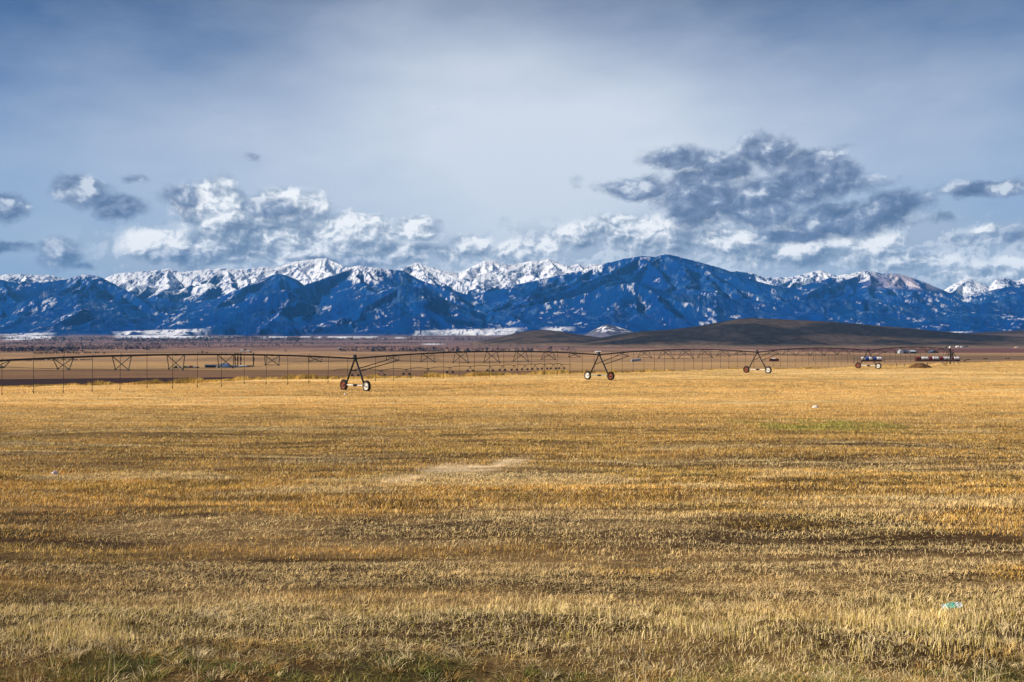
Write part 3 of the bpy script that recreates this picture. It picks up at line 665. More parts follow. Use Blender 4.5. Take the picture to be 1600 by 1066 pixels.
for k in (-1, 0, 1, 2, 3):
    c = wp(k); g = gz(c.x + O0.x, c.y + O0.y)
    hw = 2.2                           # half wheelbase, wheels stand across the pipe line
    ax = VD
    ends = [wp(k, -hw), wp(k, hw)]
    gs = [gz(e.x + O0.x, e.y + O0.y) + .66 - .05 for e in ends]; zz0 = -O0.z
    t = MB(); top = wp(k, 0, ZP)
    for e, g_, sgn in zip(ends, gs, (-1, 1)):
        foot = wp(k, sgn * (hw - .42), g_ + .10)
        for q in (-1, 1):
            t.tube([top + VD * .05 * q + PD * sgn * .12 - Vector((0, 0, .12)), foot + VD * .07 * q], .065, 6)
        t.tube([foot - VD * .3, foot + VD * .3], .05, 6); t.tube([foot, Vector((e.x, e.y, g_ + zz0))], .07, 6)
    t.tube([top - PD * .3 - Vector((0, 0, .12)), top + PD * .3 - Vector((0, 0, .12))], .07, 6)
    tw = t.build('drive_tower', M['steel_dark'], irr)
    t = MB(); a, b_ = wp(k, -hw + .42, gs[0] + .05), wp(k, hw - .42, gs[1] + .05); t.tube([a, b_], .075, 6); t.build('base_beam', M['green_beam'] if k in (1,) else M['white_beam'], tw)
    t = MB(); m_ = (a + b_) / 2; t.box(m_, (.42, .3, .26), .7); t.tube([m_ + PD * .2, m_ + PD * .42], .11, 8); t.build('drive_motor', M['steel_dark'], tw)
    t = MB(); t.box(top + Vector((0, 0, .24)) - VD * .05, (.34, .26, .36), .78); t.tube([top + Vector((0, 0, .42)), top + Vector((0, 0, .52))], .04, 6); t.build('control_box', M['steel_dark'], tw)
    for e, g_, rm in zip(ends, gs, rims[k]): wheel(tw, Vector((e.x, e.y, g_ + zz0)), ax, rm)
    f = 1 / 8; d = DEP[0]; half = 1.5 * (.6 + .4 * d / 1.45)
    for sgn in (-1, 1):   # braces from the tower legs to the first truss of the next span
        t = MB(); lq = top.lerp(wp(k, sgn * (hw - .42), gs[0] + .1), .48); t.tube([lq, wp(k + f, sgn * half, pipe_z(f) - d)], .055, 5); t.build('brace', M['steel_dark'], tw)
# pivot point at the far end
t = MB(); c = wp(4); g = gz(c.x + O0.x, c.y + O0.y)
for sx in (-1, 1):
    for sy in (-1, 1): t.tube([c + VD * .35 * sx + PD * .35 * sy + Vector((0, 0, ZP - .1)), c + VD * 1.5 * sx + PD * 1.5 * sy + Vector((0, 0, g - .05))], .06, 6)
for zz in (.33, .66):
    q = [c + VD * (.35 + 1.15 * zz) * a + PD * (.35 + 1.15 * zz) * b_ + Vector((0, 0, ZP + (g - ZP) * zz)) for a, b_ in ((-1, -1), (1, -1), (1, 1), (-1, 1))]
    for i in range(4): t.tube([q[i], q[(i + 1) % 4]], .035, 5)
ps = t.build('pivot_stand', M['steel_dark'], irr)
t = MB(); t.tube([c + Vector((0, 0, g)), c + Vector((0, 0, ZP + .3)), c - VD * .5 + Vector((0, 0, ZP + .05))], .13, 10); t.build('riser_pipe', M['steel_dark'], ps)
t = MB(); t.box(c + Vector((.3, -.3, ZP - 1.2)), (.45, .3, 1.0)); t.build('control_panel', M['steel'], ps)
t = MB(); t.revolve(c + Vector((-.1, 0, ZP + .3)), (0, 0, 1), [(0, .18), (.25, .2), (.4, .15), (.5, .05)], 12); t.build('swivel_cap', M['whitebox'], ps)

# ------------------------------------------------------------------ far irrigator on the valley floor
fp = [(520, 588.2), (555, 588.0), (596, 588.2), (635, 586.2), (669, 584.8), (703, 583.0), (735, 581.0), (766, 580.4), (785, 579.6), (803.5, 579.2), (820, 578.6), (836, 578.0), (851, 577.5), (864.5, 577.2), (877.5, 576.8)]
pw = [Vector(at(px, py)) for px, py in fp]
fo = empty('irrigator', pw[0]); tag(fo, 'far small centre pivot irrigator with fourteen towers crossing the brown valley field', 'irrigator'); FO = Vector(pw[0])
t = MB(); pts = []
for a, b_ in zip(pw[:-1], pw[1:]):
    for i in range(6):
        f = i / 6; q = a.lerp(b_, f); pts.append(q + Vector((0, 0, 3.9 + 1.0 * 4 * f * (1 - f))) - FO)
pts.append(pw[-1] + Vector((0, 0, 3.9)) - FO); t.tube(pts, .20, 6)
t.tube([pts[-1], pts[-1] + Vector((8, 2, .3)), pts[-1] + Vector((8.2, 2, -3.9))], [.13, .12, .10], 5)
t.build('pipe', M['steel_dark'], fo)
tt = None
for i, p in enumerate(pw):
    if i == 0: continue
    d = (pw[min(i + 1, len(pw) - 1)] - pw[i - 1]).normalized(); n_ = Vector((.93, -.36, 0)); q = p - FO
    t = MB()
    for s_ in (-1, 1):
        t.tube([q + Vector((0, 0, 3.9)), q + n_ * 2.3 * s_ + Vector((0, 0, .7))], .17, 5)
    t.box(q + Vector((0, 0, 4.2)), (.5, .5, .7))
    t.tube([q - n_ * 2.2 + Vector((0, 0, .7)), q + n_ * 2.2 + Vector((0, 0, .7))], .08, 5)
    tw = t.build('tower_frame', M['steel_dark'], fo)
    for s_ in (-1, 1):
        t = MB(); t.revolve(q + n_ * 2.4 * s_ + Vector((0, 0, .72)), (.36, .93, 0), [(-.3, .05), (-.3, .75), (-.15, .95), (.15, .95), (.3, .75), (.3, .05)], 14); t.build('wheel', M['rubber'], tw)

# ------------------------------------------------------------------ buildings
def gable(name, px0, px1, py, hp, depth, wallm, roofm, label, wins=(), roofh=.4, ridge_x=True, doors=()):
    X, Y, Z = at((px0 + px1) / 2, py); wdt = (px1 - px0) / F * Y; H = hp / F * Y; wh = H * (1 - roofh)
    o = empty(name, (X, Y, Z), 0); tag(o, label, 'barn' if 'barn' in name else 'shed' if 'shed' in name else 'house')
    t = MB(); hw, hd = wdt / 2, depth / 2
    if ridge_x:
        t.add([(-hw, -hd, -.3), (hw, -hd, -.3), (hw, hd, -.3), (-hw, hd, -.3), (-hw, -hd, wh), (hw, -hd, wh), (hw, hd, wh), (-hw, hd, wh), (-hw, 0, H * .985), (hw, 0, H * .985)],
              [(0, 1, 5, 4), (2, 3, 7, 6), (1, 2, 6, 9, 5), (3, 0, 4, 8, 7), (4, 5, 9, 8), (6, 7, 8, 9)])
    else:
        t.add([(-hw, -hd, -.3), (hw, -hd, -.3), (hw, hd, -.3), (-hw, hd, -.3), (-hw, -hd, wh), (hw, -hd, wh), (hw, hd, wh), (-hw, hd, wh), (0, -hd, H * .985), (0, hd, H * .985)],
              [(0, 1, 5, 8, 4), (2, 3, 7, 9, 6), (1, 2, 6, 5), (3, 0, 4, 7), (4, 8, 9, 7), (5, 6, 9, 8)])
    t.build('wall', wallm, o)
    t = MB(); ov = .5
    for s_ in (-1, 1):
        if ridge_x: a = [(-hw - ov, s_ * (hd + ov), wh - ov * (H - wh) / hd), (hw + ov, s_ * (hd + ov), wh - ov * (H - wh) / hd), (hw + ov, 0, H), (-hw - ov, 0, H)]
        else: a = [(s_ * (hw + ov), -hd - ov, wh - ov * (H - wh) / hw), (s_ * (hw + ov), hd + ov, wh - ov * (H - wh) / hw), (0, hd + ov, H), (0, -hd - ov, H)]
        b_ = [(x, y, z + .18) for x, y, z in a]; t.add(a + b_, [(0, 1, 2, 3), (7, 6, 5, 4), (0, 4, 5, 1), (1, 5, 6, 2), (2, 6, 7, 3), (3, 7, 4, 0)])
    t.build('roof', roofm, o)
    for (fx, fz, fw, fh) in wins:
        t = MB(); t.box((fx * wdt - hw, -hd - .06, fz * wh), (fw * wdt, .12, fh * wh)); t.build('window', M['glass'], o)
    for (fx, fw, fh) in doors:
        t = MB(); t.box((fx * wdt - hw, -hd - .07, fh * wh / 2), (fw * wdt, .14, fh * wh)); t.build('door', M['wall_dark'], o)
    return o
W_, K_, RB, RG = M['wall_white'], M['wall_dark'], M['roof_blue'], M['roof_grey']
gable('long_shed', 322, 338, 574.6, 4.6, 7, K_, K_, 'long low dark shed at the left end of the farm', [(.2, .5, .1, .4), (.5, .5, .12, .4), (.75, .5, .12, .4)], .25)
gable('white_barn', 340, 349.5, 574.8, 6.2, 9, W_, RG, 'white barn with pale gable in the middle of the left farm', (), .45, False, [(.5, .3, .7)])
gable('blue_roofed_barn', 348.5, 357.2, 574.7, 6.4, 14, W_, RB, 'white barn with a steep dark blue roof beside the white gable', [(.3, .5, .12, .5)], .62, True)
gable('small_shed', 360.3, 363.2, 574.8, 3.6, 3, W_, RB, 'tiny upright shed between the blue roofed barn and the poplars', (), .3, False)
gable('low_shed', 366.5, 371.5, 574.2, 3.0, 6, W_, K_, 'little white shed with dark roof at the foot of the poplars', (), .5)
gable('low_shed', 375, 385, 573.8, 2.6, 6, M['roof_grey'], M['roof_grey'], 'low pale grey shed right of the three poplars', [(.3, .5, .1, .5), (.7, .5, .1, .5)], .35)
gable('low_shed', 386, 394, 573.4, 2.2, 6, M['roof_grey'], M['wood'], 'low brownish shed beside the lone poplar', [(.5, .5, .2, .5)], .35)
gable('farmhouse', 376.5, 380.8, 549.0, 2.4, 12, W_, RG, 'far white farmhouse left of the dark round tree', (), .4)
gable('farmhouse', 386.0, 390.5, 549.2, 1.8, 12, W_, RG, 'far low white farmhouse right of the dark round tree', (), .4)
gable('farmhouse', 528, 531.5, 545.2, 1.8, 12, W_, RG, 'tiny white house far beyond the first wheeled tower', (), .4)
gable('grain_shed', 1404, 1409.5, 552.6, 6.0, 12, M['roof_grey'], M['roof_grey'], 'pale gabled shed at the left end of the blue sheds under the last span', (), .45, False)
for i, (a, b_, lb) in enumerate(((1408.6, 1412.4, 'first dark blue shed from the left under the last span'), (1413.6, 1417.8, 'second dark blue shed from the left under the last span'), (1421.0, 1430.2, 'long blue shed with pale roof at the right end of the row'))):
    gable('grain_shed', a, b_, 552.6, 5.4, 10, K_, RG if i == 2 else RB, lb, [(.5, .5, .2, .5)], .4)
gable('grain_shed', 1417.6, 1420.6, 552.6, 4.6, 8, W_, RG, 'narrow white shed squeezed between two dark blue sheds', (), .35, False)
gable('dark_barn', 1451, 1464, 552.0, 4.2, 14, K_, RB, 'lone dark blue barn with a wide low gable left of the pivot stand', (), .75, False)
gable('farmhouse', 1494, 1497.6, 543.0, 2.6, 12, W_, W_, 'bright white house at the left of the farm below the dark hill', (), .4)
gable('farmhouse', 1501, 1504, 543.0, 2.0, 10, W_, RG, 'small white house in the middle of the farm below the dark hill', (), .4)
gable('low_shed', 1504.6, 1508.5, 543.0, 2.0, 10, W_, K_, 'dark roofed shed beside the dark tree below the hill', (), .6)
gable('farmhouse', 1585.6, 1589.6, 543.8, 1.6, 12, M['straw'], W_, 'lone pale cabin at the far right edge below the hill', [(.7, .5, .3, .6)], .4)
gable('low_shed', 930, 938.5, 551.3, 2.4, 12, W_, W_, 'white shed seen behind the pipe at the second tower', (), .4)
# parked machinery left of the farm
def machine(px, py, wpx, hpx, m, label, kind):
    X, Y, Z = at(px, py); L = wpx / F * Y; H = hpx / F * Y
    o = empty(kind, (X, Y, Z)); tag(o, label, 'tractor' if kind == 'tractor' else 'wagon' if kind == 'wagon' else 'machine')
    t = MB()
    if kind == 'tractor':
        t.box((-L * .18, 0, H * .45), (L * .5, 1.4, H * .3)); t.build('bonnet', m, o)
        t = MB(); t.box((L * .18, 0, H * .68), (L * .36, 1.7, H * .58), top=(.85, .85)); t.build('cab', M['glass'], o)
        for x_, r_ in ((-L * .3, H * .22), (L * .28, H * .33)):
            t = MB(); 
            for y_ in (-.95, .95): t.revolve((x_, y_, r_), (0, 1, 0), [(-.25, .05), (-.25, r_ * .8), (-.15, r_), (.15, r_), (.25, r_ * .8), (.25, .05)], 14)
            t.build('wheel_pair', M['rubber'], o)
    else:
        t.box((0, 0, H * .62), (L, 2.2, H * .55), top=(1.06, 1.1)); t.build('box_body', m, o)
        t = MB(); t.tube([(-L / 2, 0, H * .3), (-L * .75, 0, H * .2)], .08, 5); t.build('drawbar', M['steel_dark'], o)
        for x_ in (-L * .3, L * .3):
            t = MB()
            for y_ in (-.9, .9): t.revolve((x_, y_, H * .22), (0, 1, 0), [(-.15, .03), (-.15, H * .2), (.15, H * .2), (.15, .03)], 12)
            t.build('wheel_pair', M['rubber'], o)
machine(274, 575.4, 5.5, 4.2, M['machine_green'], 'green tractor among the machinery left of the farm', 'tractor')
machine(281, 575.2, 4, 3.2, M['whitebox'], 'white wagon right of the green tractor', 'wagon')
machine(289, 575.0, 4, 3.4, M['machine_green'], 'dark green wagon in the machinery row', 'wagon')
machine(294, 575.0, 4, 3.8, M['roof_grey'], 'pale grey wagon in the machinery row', 'wagon')
machine(299, 575.0, 4, 3.8, M['machine_red'], 'faded red wagon in the machinery row', 'wagon')
machine(304, 575.0, 4, 3.0, M['whitebox'], 'white wagon near the right end of the machinery row', 'wagon')
machine(309, 575.0, 3.4, 2.2, M['wall_dark'], 'low dark wagon at the right end of the machinery row', 'wagon')
# ------------------------------------------------------------------ haystacks under covers
def stack(px0, px1, py, hpx, segs, label, tall=1.0, name='haystack'):
    X, Y, Z = at((px0 + px1) / 2, py); L = (px1 - px0) / F * Y; H = hpx / F * Y
    o = empty(name, (X, Y, Z)); tag(o, label, 'haystack')
    t = MB(); n = max(2, int(L / 2.2)); r = random.Random(int(px0))
    for i in range(n):
        for lv in range(3):
            jx = r.uniform(-.08, .08); t.box((-L / 2 + (i + .5) * L / n + jx, r.uniform(-.12, .12), (lv + .5) * H * .29), (L / n * .97, 4.6, H * .285))
    t.build('bale_stack', M['hay'], o)
    for (f0, f1, m, drop) in segs:   # covers arch over the top and hang down the sides
        t = MB(); vs = []; nx = 7; prof = [(-2.5, H * (1 - drop)), (-2.46, H * .80), (-2.1, H * .9), (-1.0, H * .97), (0, H), (1.0, H * .97), (2.1, H * .9), (2.46, H * .80), (2.5, H * (1 - drop))]
        for i in range(nx):
            x = -L / 2 + (f0 + (f1 - f0) * i / (nx - 1)) * L
            for (y_, z_) in prof: vs.append((x, y_ + r.uniform(-.05, .05), z_ + r.uniform(-.09, .09)))
        k = len(prof); fs = [(i * k + j, (i + 1) * k + j, (i + 1) * k + j + 1, i * k + j + 1) for i in range(nx - 1) for j in range(k - 1)]
        t.add(vs, fs, True); cv = t.build('cover', m, o)
        sm = cv.modifiers.new('thickness', 'SOLIDIFY'); sm.thickness = .05
    return o
stack(1202, 1216, 564.8, 5.2, [(.28, .66, M['tarp_white'], .25)], 'short dark red haystack with a scrap of white cover behind the third tower')
stack(1345, 1377, 564.8, 6.8, [(0.0, .20, M['tarp_white'], .62), (.20, .38, M['tarp_blue'], .62), (.38, .57, M['tarp_white'], .62), (.57, .75, M['tarp_blue'], .62), (.75, 1.0, M['tarp_white'], .62)], 'haystack under white and blue covers behind the fourth tower')
stack(1430, 1499, 564.6, 7.0, [(.0, .12, M['tarp_red'], .35), (.13, .29, M['tarp_white'], .55), (.30, .37, M['tarp_red'], .6), (.38, .53, M['tarp_white'], .55), (.54, .62, M['tarp_red'], .6), (.63, .80, M['tarp_white'], .55), (.81, .86, M['tarp_red'], .6), (.87, .99, M['tarp_white'], .6)], 'long haystack under alternating white and red covers behind the pivot stand')
# ------------------------------------------------------------------ mounds
def mound(px0, px1, py, hpx, m, label, seed, name='dirt_mound'):
    X, Y, Z = at((px0 + px1) / 2, py, TER); L = (px1 - px0) / F * Y; H = hpx / F * Y
    n = 48; xs_ = np.linspace(-1, 1, n); A, B = np.meshgrid(xs_, xs_); rr_ = np.hypot(A, B)
    h = np.clip(1 - rr_ ** 1.7, 0, 1) ** .8 * (.75 + .5 * fbm(A * 2.2 + seed, B * 2.2, 4, seed)) * H * 1.0
    wx, wy = A * L / 2 + X, B * L * .35 + Y
    z = ground_z(wx, wy) - Z + h - .12
    o = link(name, grid_mesh(name, A * L / 2, B * L * .35, z, None), m); o.location = (X, Y, Z); return tag(o, label, 'mound')
mound(1418, 1457, 575.0, 8.0, M['dirt'], 'dark brown heap of dug earth at the field edge', 3)
mound(1452, 1482, 570.8, 4.6, M['straw'], 'low golden straw heap right behind the brown heap', 8, 'straw_mound')
# ------------------------------------------------------------------ fence posts
for px, py, hp, lab in ((1401, 572.3, 4.5, 'short dark post left of the brown heap'), (1413, 572.0, 3.6, 'shortest dark post just left of the brown heap'), (1449, 572.5, 5.6, 'dark post standing behind the brown heap'),
                        (1335, 566.5, 8.5, 'left one of a pair of thin posts between third and fourth tower') , (1340, 567, 8, 'right one of a pair of thin posts between third and fourth tower'), (1271, 563.5, 6.5, 'slim post right of the short dark haystack'), (374, 592.2, 3, 'stub of a post in the yellow grass on the terrace edge')):
    X, Y, Z = at(px, py, TER if py > 571 else None); H = hp / F * Y; r_ = max(.09, .42 / F * Y); t = MB()
    t.tube([(0, 0, -.4), (.01, 0, H * .5), (.0, .02, H)], [r_, r_ * .95, r_ * .85], 7); t.revolve((0, .02, H), (0, 0, 1), [(0, r_ * .85), (.06, 0.01)], 7)
    o = t.build('fence_post', M['wood']); o.location = (X, Y, Z); tag(o, lab, 'post')
# grey pipes piled beyond the second span
X, Y, Z = at(994, 565.5); t = MB()
for i in range(9):
    a = i % 3 - 1; b_ = i // 3; t.tube([(-6, a * 1.0 - 2, .45 + b_ * .9), (6, a * 1.0 + 4, .65 + b_ * .95 + 1.0)], .45, 8)
o = t.build('pipe_pile', M['roof_grey']); o.location = (X, Y, Z); tag(o, 'tilted pile of grey irrigation pipes in the field right of the second tower', 'pipe pile')

# ------------------------------------------------------------------ cattle
def cow_mesh():
    me = bpy.data.meshes.new('cow_skeleton')
    v = [(0, 0, 1.05), (.45, 0, 1.08), (.85, 0, 1.08), (-.45, 0, 1.02), (-.8, 0, 1.08), (1.15, 0, 1.15), (1.4, 0, 1.0), (1.62, 0, .82),
         (.72, .2, .7), (.72, .2, .38), (.74, .2, 0), (.72, -.2, .7), (.70, -.2, .38), (.68, -.2, 0), (-.72, .2, .75), (-.86, .2, .45), (-.78, .2, 0), (-.72, -.2, .75), (-.82, -.2, .45), (-.70, -.2, 0), (-.98, 0, 1.0), (-1.02, 0, .55),
         (1.42, .17, 1.1), (1.42, -.17, 1.1)]
    e = [(0, 1), (1, 2), (0, 3), (3, 4), (2, 5), (5, 6), (6, 7), (2, 8), (8, 9), (9, 10), (2, 11), (11, 12), (12, 13), (4, 14), (14, 15), (15, 16), (4, 17), (17, 18), (18, 19), (4, 20), (20, 21), (6, 22), (6, 23)]
    r = [.42, .42, .36, .42, .34, .22, .17, .11, .15, .09, .07, .15, .09, .07, .17, .09, .07, .17, .09, .07, .05, .04, .04, .04]
    me.from_pydata(v, e, []); o = bpy.data.objects.new('tmp', me); COL.objects.link(o)
    o.modifiers.new('s', 'SKIN'); sv = me.skin_vertices[0].data
    for q, rad in zip(sv, r): q.radius = (rad * .85, rad)
    sv[0].use_root = True
    m2 = o.modifiers.new('ss', 'SUBSURF'); m2.levels = 1; m2.render_levels = 1
    dg = bpy.context.evaluated_depsgraph_get(); res = bpy.data.meshes.new_from_object(o.evaluated_get(dg)); bpy.data.objects.remove(o); res.name = 'cow'; res.materials.clear(); res.materials.append(M['cow']); return res
CM = cow_mesh()
cp = [26, 29.5, 33, 36, 38.5, 40.5, 43, 45.5, 48, 53, 56, 58.5, 62, 65, 68.5, 75, 78, 82, 86, 90, 98, 101, 108, 112, 114.5, 117, 120, 126, 129, 132, 136, 139.5, 143]
for p in cp:
    X, Y, Z = at(p, 564.6 - .012 * p + random.uniform(-.4, .4)); o = bpy.data.objects.new('cow', CM); COL.objects.link(o); o.location = (X, Y, Z - .03); o.rotation_euler = (0, 0, random.choice((0, math.pi)) + random.uniform(-.6, .6)); o.scale = (1.15,) * 3
    tag(o, 'black cow strung out in the long grazing line on the far left pasture', 'cow', 'cattle in a line on the left pasture')
for p, py, lab in ((1510.5, 563.6, 'left cow of the two just right of the pivot stand'), (1513.8, 563.4, 'right cow of the two just right of the pivot stand'), (1537.5, 561.8, 'left cow of the pair beyond the bare field on the right'), (1541.5, 561.8, 'right cow of the pair beyond the bare field on the right'),
                  (1572, 561.6, 'cow left of the last pair near the right edge'), (1576, 561.4, 'cow nearest to the right edge of the pasture'), (1507.0, 565.6, 'cow lying nearest to the pivot stand'), (1381, 564.4, 'cow right beside the blue and white haystack')):
    X, Y, Z = at(p, py); o = bpy.data.objects.new('cow', CM); COL.objects.link(o); o.location = (X, Y, Z - .03); o.rotation_euler = (0, 0, random.uniform(-.5, .5)); o.scale = (1.2,) * 3; tag(o, lab, 'cow')

# ------------------------------------------------------------------ litter, stones, bird
def scrap(name, px, py, L, Wd, H, m, label, cat, seed, parts=()):
    Y = F * (EYE - TER * .02) / (py - HZ)
    for _ in range(20): X = (px - 800) / F * Y; Y = F * (EYE - gz(X, Y)) / (py - HZ)
    n = 22; A, B = np.meshgrid(np.linspace(-1, 1, n), np.linspace(-1, 1, n))
    h = np.clip(1 - np.hypot(A, B) ** 2.2, 0, 1) ** .5 * H * (.45 + 1.0 * fbm(A * 3 + seed, B * 3, 3, seed))
    xx = A * L / 2 * (1 + .2 * (fbm(B * 2, A * 2, 2, seed + 4) - .5)); yy = B * Wd / 2 + A * A * Wd * .4 + A * Wd * .25
    o = link(name, grid_mesh(name, xx, yy, h + .0, None), m); o.location = (X, Y, gz(X, Y) + (.05 if Y < 20 else 0)); tag(o, label, cat)
    return o, X, Y
Y = 11.1
for _ in range(20): X = (1487 - 800) / F * Y; Y = F * (EYE - gz(X, Y)) / (955 - HZ)
n = 34; A, B = np.meshgrid(np.linspace(-1, 1, n), np.linspace(-1, 1, n)); edge = .75 + .5 * fbm(A * 3, B * 1.2, 3, 502)
fold = fbm(A * 3.5 + 3, B * 2.5, 3, 503, ridged=True)
film = lambda A, B, lift: (A * .125, B * .035 * edge + A * .02, .035 + .035 * fold + .016 * A + B * .022 + lift)
px_, py_, pz_ = film(A, B, 0)
o = link('plastic_litter', grid_mesh('plastic_litter', px_, py_, pz_, None), M['litter']); o.location = (X, Y, gz(X, Y)); tag(o, 'crumpled white and turquoise plastic wrapper lying in the stubble near the right', 'litter')
A = A * .42 - .05; B = B * .9
q = link('printed_panel', grid_mesh('printed_panel', A * .125, B * .035 * edge + A * .02, .042 + .035 * fold + .016 * A + B * .022, None), M['litter_green'], o)
scrap('white_rock', 84.5, 742.5, .16, .10, .10, M['stone'], 'small pale rock on the left side of the field', 'rock', 9)
scrap('white_rock', 1275, 637.6, .60, .3, .18, M['stone'], 'white flat scrap lying above the green patch on the right', 'rock', 12)
scrap('white_rock', 540, 617.5, .30, .2, .20, M['stone'], 'tiny pale stone in the field just below the first tower', 'rock', 14)
Y = 420.0; X = (684 - 800) / F * Y; Z = EYE + (HZ - 171) / F * Y; t = MB()
t.tube([(-.34, 0, 0), (-.22, 0, 0), (0, 0, .01), (.2, 0, .02), (.3, 0, .03), (.38, 0, .02)], [.02, .05, .08, .06, .045, .008], 8)
for s_ in (-1, 1): t.add([(.14, 0, .03), (-.12, 0, .03), (-.05, s_ * .32, .16), (.17, s_ * .3, .16), (-.14, s_ * .72, .10), (.04, s_ * .7, .11), (.14, 0, .01), (-.12, 0, .01), (-.05, s_ * .32, .145), (.17, s_ * .3, .145), (-.14, s_ * .72, .09), (.04, s_ * .7, .1)],
    [(0, 1, 2, 3), (3, 2, 4, 5), (6, 9, 8, 7), (9, 11, 10, 8)])
t.add([(-.3, 0, .01), (-.5, .09, 0), (-.5, -.09, 0), (-.3, 0, -.01)], [(0, 1, 2), (3, 2, 1)])
o = t.build('bird', M['feather']); o.location = (X, Y, Z); tag(o, 'tiny dark bird flying alone high in the pale sky', 'bird')

# ------------------------------------------------------------------ stubble and grass (uncountable)
def ruts(x, y):
    r = 0
    for i, (y0, sl, w_) in enumerate(((13.9, .012, .16), (15.6, .012, .14), (18.6, -.02, .2), (21.5, .03, .2), (26.5, -.01, .3), (34, .03, .35), (41, .0, .45), (52, .04, .6), (63, .03, .7), (68, .03, .7), (82, .05, 1.0), (97, .04, 1.2))):
        c_ = y0 + sl * x + (fbm(x / 9, x * 0, 3, 300 + i) - .5) * 2.4 * w_ ** .5
        r = np.maximum(r, np.exp(-((y - c_) / w_) ** 2) * sst(fbm(x / 6, x * 0 + i, 3, 320 + i), .36, .52))
    return r
straw_mat = vmat('dry_stalks', trans=.15, amp=(.82, 1.18), scale=2.5)
def blades(name, regions, seed, label, cat):
    rg = np.random.default_rng(seed); Vs, Cs = [], []
    for (y0, y1, dens, hmean, wmin, kind) in regions:
        area = .57 * (y1 ** 2 - y0 ** 2) + 11.0 * (y1 - y0); n = int(area * dens)
        yt = np.linspace(y0, y1, 400); cum = .57 * yt ** 2 + 11 * yt; y = np.interp(rg.uniform(cum[0], cum[-1], n), cum, yt); half = .57 * y + 5.5; x = rg.uniform(-1, 1, n) * half
        keepedge = (y < edge_y(x) - .5)
        band = fbm(x / 22 + y * .02, y / 1.9, 4, 21); fine = fbm(x / 1.8, np.log(y) * 42, 3, 24); pat = fbm(x / 5, y / 2.4, 3, 25)
        row = .5 + .5 * np.sin((y + x * .035 + .5 * (fbm(x / 8, y / 8, 2, 26) - .5)) * 2 * np.pi / .34)
        dprob = np.clip(.70 - .3 * (y < 9.4) + .5 * (band - .45) + .9 * (fine - .5), .40, 1) * (1 - .75 * ruts(x, y))
        if kind == 's': dprob *= np.where(y < 22, .55 + .45 * row, 1)
        # pale flattened streak and green patch
        streak, green = marks(x, y)
        green2 = np.exp(-((x + 2.2) / 1.6) ** 2 - ((y - 32.5) / 1.0) ** 2) * .6
        k = (rg.uniform(size=n) < dprob) & keepedge
        x, y, band, fine, pat, streak, green, green2 = [q[k] for q in (x, y, band, fine, pat, streak, green, green2)]; n = len(x)
        z = ground_z(x, y); rt = ruts(x, y)
        rnd = rg.uniform(size=(n, 1)); rn2 = rg.uniform(size=n)
        gold = np.array([.80, .50, .12]); pale = np.array([.93, .72, .36]); brown = np.array([.25, .130, .038]); orange = np.array([.62, .365, .08]); grey = np.array([.54, .36, .16]); grn = np.array([.17, .21, .035]); ygr = np.array([.50, .40, .09])
        far = sst(y, 25, 90)[:, None]
        c = np.where(rnd < .32, gold, np.where(rnd < .52, orange, np.where(rnd < .70, pale, np.where(rnd < .92, brown, grey))))
        c = c * (1 - far * .55) + np.array([.92, .61, .23]) * far * .55
        tone = sst(band, .36, .60)[:, None]; c = c * (.92 + .16 * tone) * (.76 + .46 * sst(fine, .36, .62))[:, None] * (.80 + .40 * sst(fbm(x / 24 + .3 * np.log(y), np.log(y) * 30, 3, 420), .38, .60))[:, None]
        pt = sst(pat, .56, .68)[:, None] * .6 * (1 - far); c = c * (1 - pt) + pale * .95 * pt
        gp = (sst(fbm(x / 3.1, y / 1.6, 3, 27), .66, .76) * rn2 * (1 - far[:, 0]) * .45)[:, None]; c = c * (1 - gp) + ygr * gp
        for g_, a in ((np.clip(green, 0, 1), .95), (green2, .8)):
            g_ = np.clip(g_ * a * (.6 + .5 * rn2), 0, 1)[:, None]; c = c * (1 - g_) + (grn * .5 + ygr * .6) * g_
        c = c * (1 - streak[:, None] * .92) + np.array([.98, .80, .50]) * streak[:, None] * .85
        h = (1 - .6 * rt) * hmean * rg.uniform(.4, 1.15, n) * (.85 + .25 * sst(band, .36, .6)) * (1 - .6 * streak)
        ct = (vn(x / .12, y / .12, 403) - .5)[:, None]; c = c * (1 + ct * .5) * rg.uniform(.62, 1.6, (n, 1))
        cx_ = (fbm(x / .35, y / .35, 2, 401) - .5) * 3.0; cy_ = (fbm(x / .35, y / .35, 2, 402) - .5) * 2.4
        lean = (rg.normal(0, .42, (n, 2)) + np.stack([cx_ * .28 + .08, cy_ * .28], 1)) * h[:, None]; flat = rg.uniform(size=n) < (.40 + .3 * sst(pat, .5, .65) - .25 * tone[:, 0] + .4 * streak)
        fa = rg.uniform(0, 2 * np.pi, n); fl_ = np.stack([np.cos(fa), np.sin(fa)], 1) * (hmean * rg.uniform(.7, 1.7, n))[:, None]
        lean = np.where(flat[:, None], fl_, lean); z = np.where(flat, z + rg.uniform(.0, .03, n), z); h = np.where(flat, h * .22, h)
        # verge nearest the road: pale tussocks, then green and brown matted grass
        yy = y + (fbm(x / 2.5, y / 2.5, 3, 29) - .5) * 1.6
        v1 = 1.3 * sst(yy, 9.5, 9.9) * (1 - sst(yy, 11.0, 12.0)); v2 = 1 - sst(yy, 9.3, 9.9)
        tus = fbm(x / .55, y / .45, 3, 28); c = c * (.8 + .45 * sst(fbm(x / .6, y / .3, 3, 414), .35, .65))[:, None]
